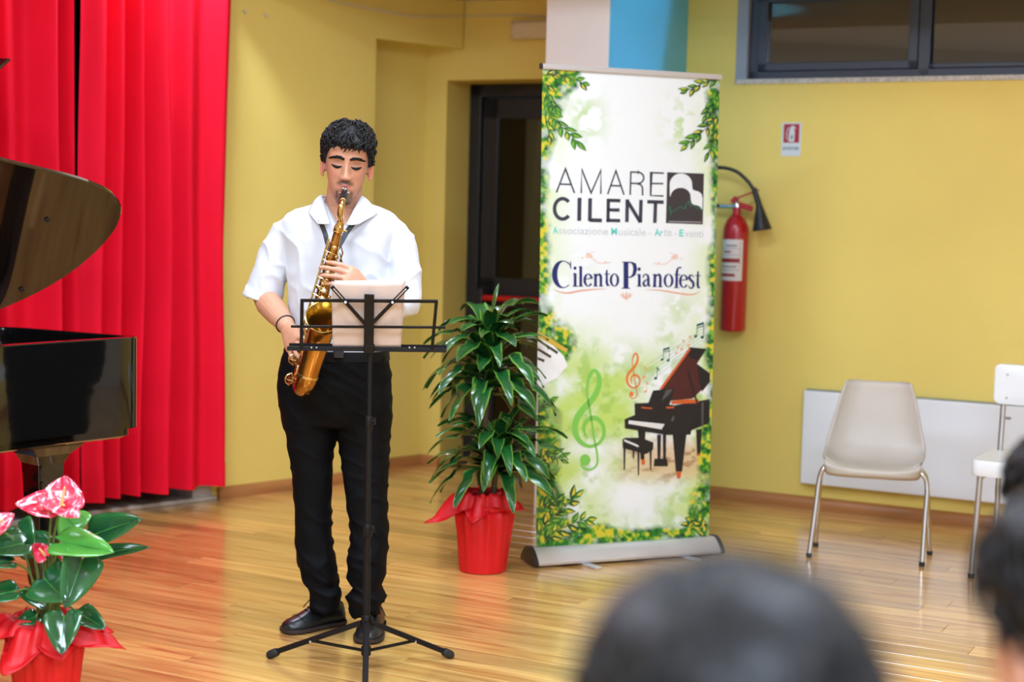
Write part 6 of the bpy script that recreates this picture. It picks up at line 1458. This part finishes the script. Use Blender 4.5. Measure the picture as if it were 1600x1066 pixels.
# ---- dracaena
DP = V(-0.100, 6.420, 0)
dra = thing('potted_dracaena', 'tall green dracaena plant in a red wrapped pot beside the banner', 'plant', DP)
m_dr = leafmat('dracaena_leaf', srgb(28, 86, 38), srgb(120, 168, 62), 0.24, 0.74, 1.0)
m_wrap = pmat('red_wrapping_paper', srgb(224, 16, 28), 0.5, var=0.07, scale=5, bump=0.25, bscale=22, trans=0.18)
m_cane = pmat('brown_cane', srgb(104, 82, 56), 0.7, var=0.25, scale=14, bump=0.4)
m_soil = pmat('dark_soil', srgb(52, 38, 28), 0.95, var=0.4, scale=60, bump=0.6)
def pot_wrap(t, P, rb, rt, h, skirts, seed, neck=None):
    r_ = random.Random(seed); ph = [r_.uniform(0, 6) for _ in range(6)]
    mb = MB(); rows = []
    for z, rr in ((0.0, rb * 0.92), (0.004, rb), (h * 0.3, lerp(rb, rt, 0.3)), (h * 0.65, lerp(rb, rt, 0.65)), (h * 0.92, rt), (h, rt * 0.97), (h * 1.04, rt * 0.88)):
        rows.append([P + V(math.cos(a), math.sin(a), 0) * (rr + 0.006 * (z / h) * (math.sin(9 * a + ph[0]) + 0.8 * math.sin(14 * a + ph[1] + z * 5) + 0.5 * math.sin(23 * a + ph[2]))) + Z3 * z for a in [2 * PI * k / 90 for k in range(90)]])
    mb.rings(rows); mb.build('wrapped_pot', m_wrap, t, ang=50)
    mb = MB(); mb.lathe(P + Z3 * h * 0.98, Z3, [(0, rt * 0.85), (0.03, rt * 0.85), (0.036, rt * 0.5)], 24); mb.build('soil', m_soil, t)
    for k, (corners, zi, ri, ztop) in enumerate(skirts):   # corners: (azimuth, reach, height of the tip)
        mb = MB(); n = 96; m = 12; rows = []
        for j in range(m):
            v = j / (m - 1); row = []
            for i in range(n):
                a = 2 * PI * i / n; reach = ri * 1.35; zt = zi + 0.02; 
                for az, rc, zc in corners:
                    da = abs(((a - az + PI) % (2 * PI)) - PI); wgt = max(0, 1 - da / 0.80); wgt = wgt ** 1.15; reach = max(reach, lerp(ri * 1.35, rc, wgt)); zt = lerp(zt, zc, wgt ** 0.9)
                rr = lerp(ri, reach, v); pk = ztop * math.sin(PI * min(1.0, v * 1.25 + 0.1)) * (1 - 0.6 * v); z = lerp(zi, zt, v ** 1.5) + pk
                rip = 0.010 * math.sin(11 * a + ph[3] + k) * (1 - 0.5 * v) + 0.007 * math.sin(19 * a + ph[4]) * (1 - v) + 0.006 * mnoise.noise(Vector((a * 3, v * 4, seed)))
                row.append(P + V(math.cos(a), math.sin(a), 0) * (rr + rip * 0.6) + Z3 * (z + rip * (0.4 + 0.6 * v)))
            rows.append(row)
        mb.rings(rows, cap=False); mb.build('paper_skirt', m_wrap, t, solid=0.0012, ang=60)
pot_wrap(dra, DP, 0.098, 0.118, 0.255, [([(math.radians(200), 0.26, 0.20), (math.radians(335), 0.205, 0.27), (math.radians(85), 0.22, 0.24)], 0.268, 0.085, 0.075), ([(math.radians(255), 0.16, 0.225), (math.radians(20), 0.17, 0.24), (math.radians(140), 0.18, 0.24)], 0.285, 0.07, 0.06)], 4)
mb = MB(); mb.lathe(DP + Z3 * 0.262, Z3, [(0, 0.108), (0.006, 0.112), (0.016, 0.112), (0.022, 0.106)], 30); mb.build('ribbon_tie', m_wrap, dra)
c1 = [DP + V(-0.01, 0.0, 0.25), DP + V(-0.005, 0.0, 0.5), DP + V(0.0, 0.0, 0.8), DP + V(0.005, 0, 0.97)]
c2 = [DP + V(0.035, 0.01, 0.25), DP + V(0.045, 0.005, 0.42), DP + V(0.05, 0.0, 0.54)]
for c in (c1, c2):
    mb = MB(); mb.tube(spline(c, 5), 0.012, 10); mb.build('cane', m_cane, dra)
lr = random.Random(77)
def rosette(base, n, tiers, ln, wd, seed, zspan, elr, dr):
    r_ = random.Random(seed)
    for i in range(n):
        t = i / (n - 1); az = i * 2.39996 + r_.uniform(-0.25, 0.25); el = lerp(elr[0], elr[1], t) + r_.uniform(-0.15, 0.15)
        b_ = np.array(base) - Z3 * zspan * t + V(math.cos(az), math.sin(az), 0) * 0.008
        strap_leaf(b_, az, el, ln * r_.uniform(0.8, 1.12) * lerp(0.85, 1.0, min(1, t * 3)), wd * r_.uniform(0.85, 1.15), dr * r_.uniform(0.8, 1.25), dra, m_dr, r_.uniform(-0.5, 0.5))
rosette(DP + V(0.005, 0, 0.965), 62, 3, 0.335, 0.062, 5, 0.24, (1.20, 0.35), 1.45)
rosette(DP + V(0.05, 0, 0.52), 48, 3, 0.34, 0.060, 9, 0.12, (1.15, 0.30), 1.40)
strap_leaf(DP + V(0.0, 0, 0.96), math.radians(60), 1.40, 0.25, 0.03, 0.9, dra, m_dr, 0.6)

# ---- anthurium
AP = V(-1.335, 4.47, 0)
ant = thing('potted_anthurium', 'pink anthurium with dark glossy leaves in red paper by the piano', 'plant', AP)
m_al = leafmat('anthurium_leaf', srgb(20, 66, 36), srgb(34, 92, 44), 0.16, 0.1, 1.0)
m_al2 = leafmat('young_anthurium_leaf', srgb(52, 122, 44), srgb(84, 150, 58), 0.2, 0.1, 1.0)
m_sp = bpy.data.materials.new('pink_spathe'); m_sp.use_nodes = True
nt = m_sp.node_tree; N = nt.nodes; L = nt.links; b = N['Principled BSDF']
tc = N.new('ShaderNodeTexCoord'); vo = N.new('ShaderNodeTexNoise'); vo.inputs['Scale'].default_value = 42; vo.inputs['Detail'].default_value = 6; vo.inputs['Distortion'].default_value = 1.2
mp = N.new('ShaderNodeMapping'); mp.inputs['Scale'].default_value = (1, 1, 0.6); L.new(tc.outputs['Object'], mp.inputs[0]); L.new(mp.outputs[0], vo.inputs[0])
cr = N.new('ShaderNodeValToRGB'); e = cr.color_ramp.elements; e[0].position = 0.40; e[0].color = (*srgb(206, 26, 60), 1); e[1].position = 0.66; e[1].color = (*srgb(250, 206, 206), 1); x_ = cr.color_ramp.elements.new(0.55); x_.color = (*srgb(226, 70, 96), 1)
L.new(vo.outputs['Fac'], cr.inputs[0]); L.new(cr.outputs[0], b.inputs['Base Color']); b.inputs['Roughness'].default_value = 0.2; b.inputs['Coat Weight'].default_value = 0.5
def heart(base, tipdir, nv, ln, wd, parent, mat, name, cup=0.12, droop=0.15, lobe=0.20):
    """heart-shaped blade: base = where the stalk meets, tipdir = direction of the tip, nv = facing"""
    d = nrm(tipdir); nv = nrm(np.array(nv) - d * np.dot(nv, d)); s = np.cross(d, nv); rows = []; cols = []
    T = np.linspace(-lobe, 1.0, 18)
    for t in T:
        if t < 0: w_ = 0.5 * math.sqrt(max(0, 1 - (t / lobe) ** 2)) * 0.95 + 0.02; inner = 0.16 * math.sqrt(max(0, 1 - ((t + lobe) / lobe) ** 2)) if t > -lobe else 0.16
        else: w_ = 0.5 * (1 - t ** 1.9) ** 0.85 + 0.004; inner = 0
        for k in (-1, -0.66, -0.33, 0, 0.33, 0.66, 1):
            x = k * w_ * wd
            if t < -0.01: # notch between the lobes
                x = math.copysign(max(abs(x), 0.10 * wd * (-t / lobe)), k if k else 1) if k else 0.0
            back = 0.0
            if t < 0 and k == 0: tt_ = 0.0
            else: tt_ = t
            h = -cup * wd * (abs(x / wd) * 2) ** 2 * -0.8 - droop * ln * max(0, t) ** 2 + 0.015 * wd * math.sin(9 * t + 5 * k)
            rows.append(np.array(base) + d * ln * tt_ + s * x + nv * h); cols.append(abs(k))
    mb = MB(); n = 7
    mb.v = [tuple(p) for p in rows]; mb.f = [(i * n + j, i * n + j + 1, (i + 1) * n + j + 1, (i + 1) * n + j) for i in range(len(T) - 1) for j in range(n - 1)]
    o = mb.build(name, mat, parent, colors=[(c, c, c) for c in cols], ang=180, attr='across', solid=0.0012)
    mb = MB(); mb.tube([np.array(base) + d * ln * t - nv * (droop * ln * max(0, t) ** 2 - 0.001) for t in np.linspace(0, 0.9, 8)], [0.0022 - 0.0018 * k / 7 for k in range(8)], 6); mb.build('midrib', m_al2 if mat is not m_sp else m_sp, o)
    return o
m_stem = pmat('green_stalk', srgb(92, 120, 58), 0.4, var=0.15)
AC = AP + Z3 * 0.27
def stalk(top, bend=0.3, r=0.0032):
    top = np.array(top); mid = lerp(AC, top, 0.55) + (top - AC) * V(-0.12, -0.12, 0) + Z3 * 0.04; mb = MB(); mb.tube(spline([AC + nrm((top - AC) * V(1, 1, 0)) * 0.02, mid, top], 6), r, 7); mb.build('stalk', m_stem, ant)
def hp(bx, by, tx, ty, Y0, Y1, wpx, mat, nv=(0, -0.6, 0.8), cup=0.12, droop=0.1, name='leaf', lobe=0.2):
    B = at(bx, by, Y0); T_ = at(tx, ty, Y1); stalk(B); return heart(B, T_ - B, nv, np.linalg.norm(T_ - B), wpx * 4.45 / FPX, ant, mat, name, cup, droop, lobe)
# leaves: stalk point, tip, depths, width in photo pixels
hp(148, 836, 216, 808, 4.45, 4.40, 62, m_al, (-0.3, -0.75, 0.6))
hp(160, 866, 232, 850, 4.50, 4.48, 36, m_al, (0.0, -0.5, 0.85))
hp(98, 848, 178, 862, 4.38, 4.33, 66, m_al2, (0.1, -0.55, 0.85), 0.1, 0.02)
hp(70, 905, 100, 936, 4.36, 4.30, 74, m_al, (-0.2, -0.8, 0.5))
hp(128, 875, 104, 950, 4.38, 4.30, 66, m_al, (0.55, -0.8, 0.2), 0.2)
hp(100, 964, 95, 1020, 4.30, 4.22, 58, m_al, (0.1, -0.95, 0.3), 0.2)
hp(125, 960, 164, 980, 4.42, 4.38, 44, m_al, (0.2, -0.6, 0.8))
hp(36, 850, -20, 860, 4.42, 4.36, 62, m_al, (0.0, -0.6, 0.8))
hp(28, 826, 48, 862, 4.50, 4.44, 56, m_al, (-0.2, -0.8, 0.5))
hp(14, 878, -40, 876, 4.38, 4.32, 46, m_al, (0, -0.5, 0.85))
hp(20, 925, -36, 935, 4.38, 4.34, 50, m_al, (0, -0.5, 0.85))
hp(48, 920, 68, 950, 4.45, 4.40, 40, m_al, (0, -0.7, 0.6))
hp(56, 965, 24, 972, 4.42, 4.38, 34, m_al, (0, -0.6, 0.7))
hp(120, 825, 96, 800, 4.55, 4.58, 60, m_al2, (0, -0.7, 0.6))
hp(60, 858, 30, 832, 4.56, 4.60, 60, m_al, (0, -0.7, 0.6))
def flower(bx, by, tx, ty, Y0, Y1, wpx, nv, sp, cup=0.15, droop=0.05):
    o = hp(bx, by, tx, ty, Y0, Y1, wpx, m_sp, nv, cup, droop, 'spathe', 0.24)
    B = at(bx, by, Y0); mb = MB(); e_ = at(sp[0], sp[1], Y0 - 0.02); mb.tube([B, lerp(B, e_, 0.5), e_], [0.0042, 0.0040, 0.0026], 8, rnd_caps=True); mb.build('spadix', pmat('cream_spadix', srgb(238, 206, 140), 0.5, var=0.15, scale=120, bump=0.4, bscale=400), o)
flower(82, 790, 24, 786, 4.40, 4.38, 52, (0.1, -0.75, 0.65), (78, 772))
flower(97, 788, 122, 806, 4.38, 4.33, 40, (-0.3, -0.6, 0.75), (100, 790), 0.1, 0.1)
flower(96, 790, 102, 744, 4.37, 4.41, 72, (0.05, -0.97, 0.25), (101, 762), 0.12, -0.05)
flower(-6, 822, 22, 802, 4.40, 4.42, 34, (0.2, -0.8, 0.5), (4, 812))
flower(70, 868, 50, 850, 4.42, 4.45, 30, (0, -0.95, 0.2), (62, 858))
flower(100, 862, 108, 880, 4.46, 4.44, 22, (0, -0.95, 0.2), (100, 868))
pot_wrap(ant, AP, 0.085, 0.105, 0.21, [([(math.radians(352), 0.245, 0.205), (math.radians(250), 0.20, 0.16), (math.radians(175), 0.25, 0.24), (math.radians(80), 0.22, 0.22)], 0.225, 0.075, 0.07), ([(math.radians(300), 0.185, 0.20), (math.radians(215), 0.20, 0.25), (math.radians(30), 0.2, 0.22), (math.radians(130), .2, .22)], 0.24, 0.065, 0.06)], 9)

# ================================================================== AUDIENCE
def viewer(label, hc, yaw, hs, coat_rgb, hair_rgb, hairlen, group='people watching from the audience', z_top=1.27, skin_rgb=(196, 140, 116), seed=1):
    """seated person seen from behind; hc = centre of the head in plan, z_top = crown height"""
    p = thing('person', label, 'person', (hc[0], hc[1], 0), group)
    f = V(math.sin(yaw), math.cos(yaw), 0); r = V(f[1], -f[0], 0)
    o = V(hc[0], hc[1], z_top - 0.275 * hs)
    def M(x, y, z): return o + (-r * x + f * y + Z3 * z) * hs
    def B(x, y, z): return V(hc[0], hc[1], 0) + r * x + f * y + Z3 * z
    zs = z_top - 0.275 * hs
    mb = MB(); head_loft(mb, M, 72, 60); mb.tube([M(0, -0.02, 0.08), M(0, -0.03, 0.0), M(0, -0.045, -0.09)], [0.055, 0.056, 0.075], 18)
    mb.ellipsoid(B(0, -0.04, zs - 0.16), (r, f, Z3), (0.16, 0.09, 0.1), 20, 12)
    el = [B(s * 0.235, 0.02, zs - 0.40) for s in (-1, 1)]; wr = [B(s * 0.12, 0.26, zs - 0.46) for s in (-1, 1)]
    for k, s in enumerate((-1, 1)):
        mb.tube([B(s * 0.16, -0.04, zs - 0.16), el[k], wr[k]], [0.045, 0.04, 0.027], 14, rnd_caps=True)
        hand(mb, wr[k], f * 0.9 - r * s * 0.35 - Z3 * 0.25, V(0, 0, 1), -r * s, 0.95, [(0.2, 0.3, 0.2)] * 4, thumb=(0.7, 0.6, 0.2, 0.9, 0.3, 0.2))
    mb.rings([[B(math.cos(a) * w_, -0.05 + math.sin(a) * d_, z) for a in [2 * PI * k / 24 for k in range(24)]] for z, w_, d_ in ((zs - 0.16, 0.14, 0.08), (zs - 0.4, 0.12, 0.08), (0.52, 0.13, 0.09))])
    bm_ = remesh(mb, 0.006, 2); bm_.build('body', pmat('skin_%d' % seed, srgb(*skin_rgb), 0.5, var=0.06, scale=30, sss=0.1), p, ang=180)
    # top
    mb = MB()
    mb.rings([[B(math.cos(a) * w_, -0.05 + math.sin(a) * d_, z) for a in [2 * PI * k / 32 for k in range(32)]] for z, w_, d_ in ((zs - 0.085, 0.075, 0.07), (zs - 0.115, 0.14, 0.09), (zs - 0.15, 0.185, 0.11), (zs - 0.25, 0.195, 0.125), (zs - 0.42, 0.175, 0.125), (0.50, 0.185, 0.13), (0.44, 0.18, 0.13))])
    for k, s in enumerate((-1, 1)): mb.tube([B(s * 0.15, -0.05, zs - 0.15), B(s * 0.20, -0.03, zs - 0.22), el[k], lerp(el[k], wr[k], 0.8)], [0.055, 0.062, 0.055, 0.042], 18, rnd_caps=True)
    sm_ = remesh(mb, 0.009, 3); sm_.build('top', pmat('top_%d' % seed, srgb(*coat_rgb), 0.85, var=0.1, scale=8, bump=0.05), p, ang=180)
    mb = MB()
    mb.rings([[B(math.cos(a) * w_, -0.05 + math.sin(a) * d_, z) for a in [2 * PI * k / 28 for k in range(28)]] for z, w_, d_ in ((0.42, 0.15, 0.11), (0.46, 0.185, 0.135), (0.54, 0.18, 0.13))])
    for s in (-1, 1): mb.tube([B(s * 0.09, -0.04, 0.50), B(s * 0.10, 0.2, 0.52), B(s * 0.11, 0.38, 0.50), B(s * 0.11, 0.40, 0.28), B(s * 0.11, 0.39, 0.07)], [0.09, 0.085, 0.068, 0.058, 0.05], 18, rnd_caps=True)
    tm_ = remesh(mb, 0.011, 3); tm_.build('trousers', pmat('seated_trousers', srgb(40, 42, 52), 0.85, var=0.1), p, ang=180)
    for s in (-1, 1):
        mb = MB(); R_ = []
        for t, w_, h_ in ((-0.09, 0.02, 0.05), (-0.07, 0.034, 0.075), (0, 0.037, 0.08), (0.08, 0.044, 0.06), (0.15, 0.04, 0.045), (0.185, 0.015, 0.03)):
            R_.append([B(s * 0.11 + w_ * math.cos(a), 0.40 + t, 0.0 if math.sin(a) < 0 else h_ * math.sin(a) ** 0.7) for a in [2 * PI * k / 16 for k in range(16)]])
        mb.rings(R_); mb.build('shoe', m_shoe, p, ang=60)
    # hair
    if hairlen == 'short':
        ed = lambda th: interp(math.degrees(abs(((th + PI) % (2 * PI)) - PI)), [0, 40, 60, 80, 95, 112, 135, 180], [0.197, 0.19, 0.165, 0.13, 0.125, 0.08, 0.045, 0.03]); tkf = lambda th, z: 0.012 + 0.014 * float(sstep(0.16, 0.24, z))
    else:
        ed = lambda th: interp(math.degrees(abs(((th + PI) % (2 * PI)) - PI)), [0, 40, 60, 80, 110, 180], [0.205, 0.19, 0.15, 0.08, 0.02, 0.0]); tkf = lambda th, z: 0.016 + 0.010 * float(sstep(0.16, 0.24, z))
    mb = MB(); hair_cap(mb, M, ed, tkf, 0.005, seed * 3, 90, 56, 0.005)
    hr = random.Random(seed * 5)
    for k in range(420):
        th = hr.uniform(0, 2 * PI); z = hr.uniform(0.08, 0.2505)
        if z < ed(th): continue
        x, y, zz = head_pt(th, z, 0, False); nv = nrm(V(x / 0.075, y / 0.09, (z - 0.13) / 0.12)); c = V(x, y, zz) + nv * (tkf(th, z) - 0.001)
        fl_ = nrm(V(hr.uniform(-0.3, 0.3), -0.5 + hr.uniform(-0.3, 0.3), -0.8)); fl_ = nrm(fl_ - nv * np.dot(fl_, nv)); ln = hr.uniform(0.03, 0.05)
        mb.tube([M(*(c + fl_ * ln * (t - 0.3) - nv * 0.6 * ln * (t - 0.4) ** 2 + V(0.003 * math.sin(t * 5 + k), 0, 0))) for t in (0, 0.25, 0.5, 0.75, 1)], [0.001, 0.0032, 0.0036, 0.003, 0.0006], 5)
    mb.build('hair', pmat('hair_%d' % seed, srgb(*hair_rgb), 0.45, var=0.3, scale=50, spec=0.2), p, ang=180)
    return p
viewer('audience member with short dark hair seen from behind at the bottom centre', (0.133, 0.90), 0.05, 1.0, (60, 62, 70), (15, 14, 14), 'short', z_top=1.300, seed=2)
viewer('audience member with blurred dark hair and bare ear at the lower right edge', (0.505, 1.32), -0.35, 1.0, (70, 60, 60), (20, 18, 18), 'short', z_top=1.282, seed=3)
viewer('audience member with black hair farther back at the right edge', (0.822, 2.26), -0.2, 1.0, (50, 56, 80), (10, 9, 10), 'short', z_top=1.205, seed=4)
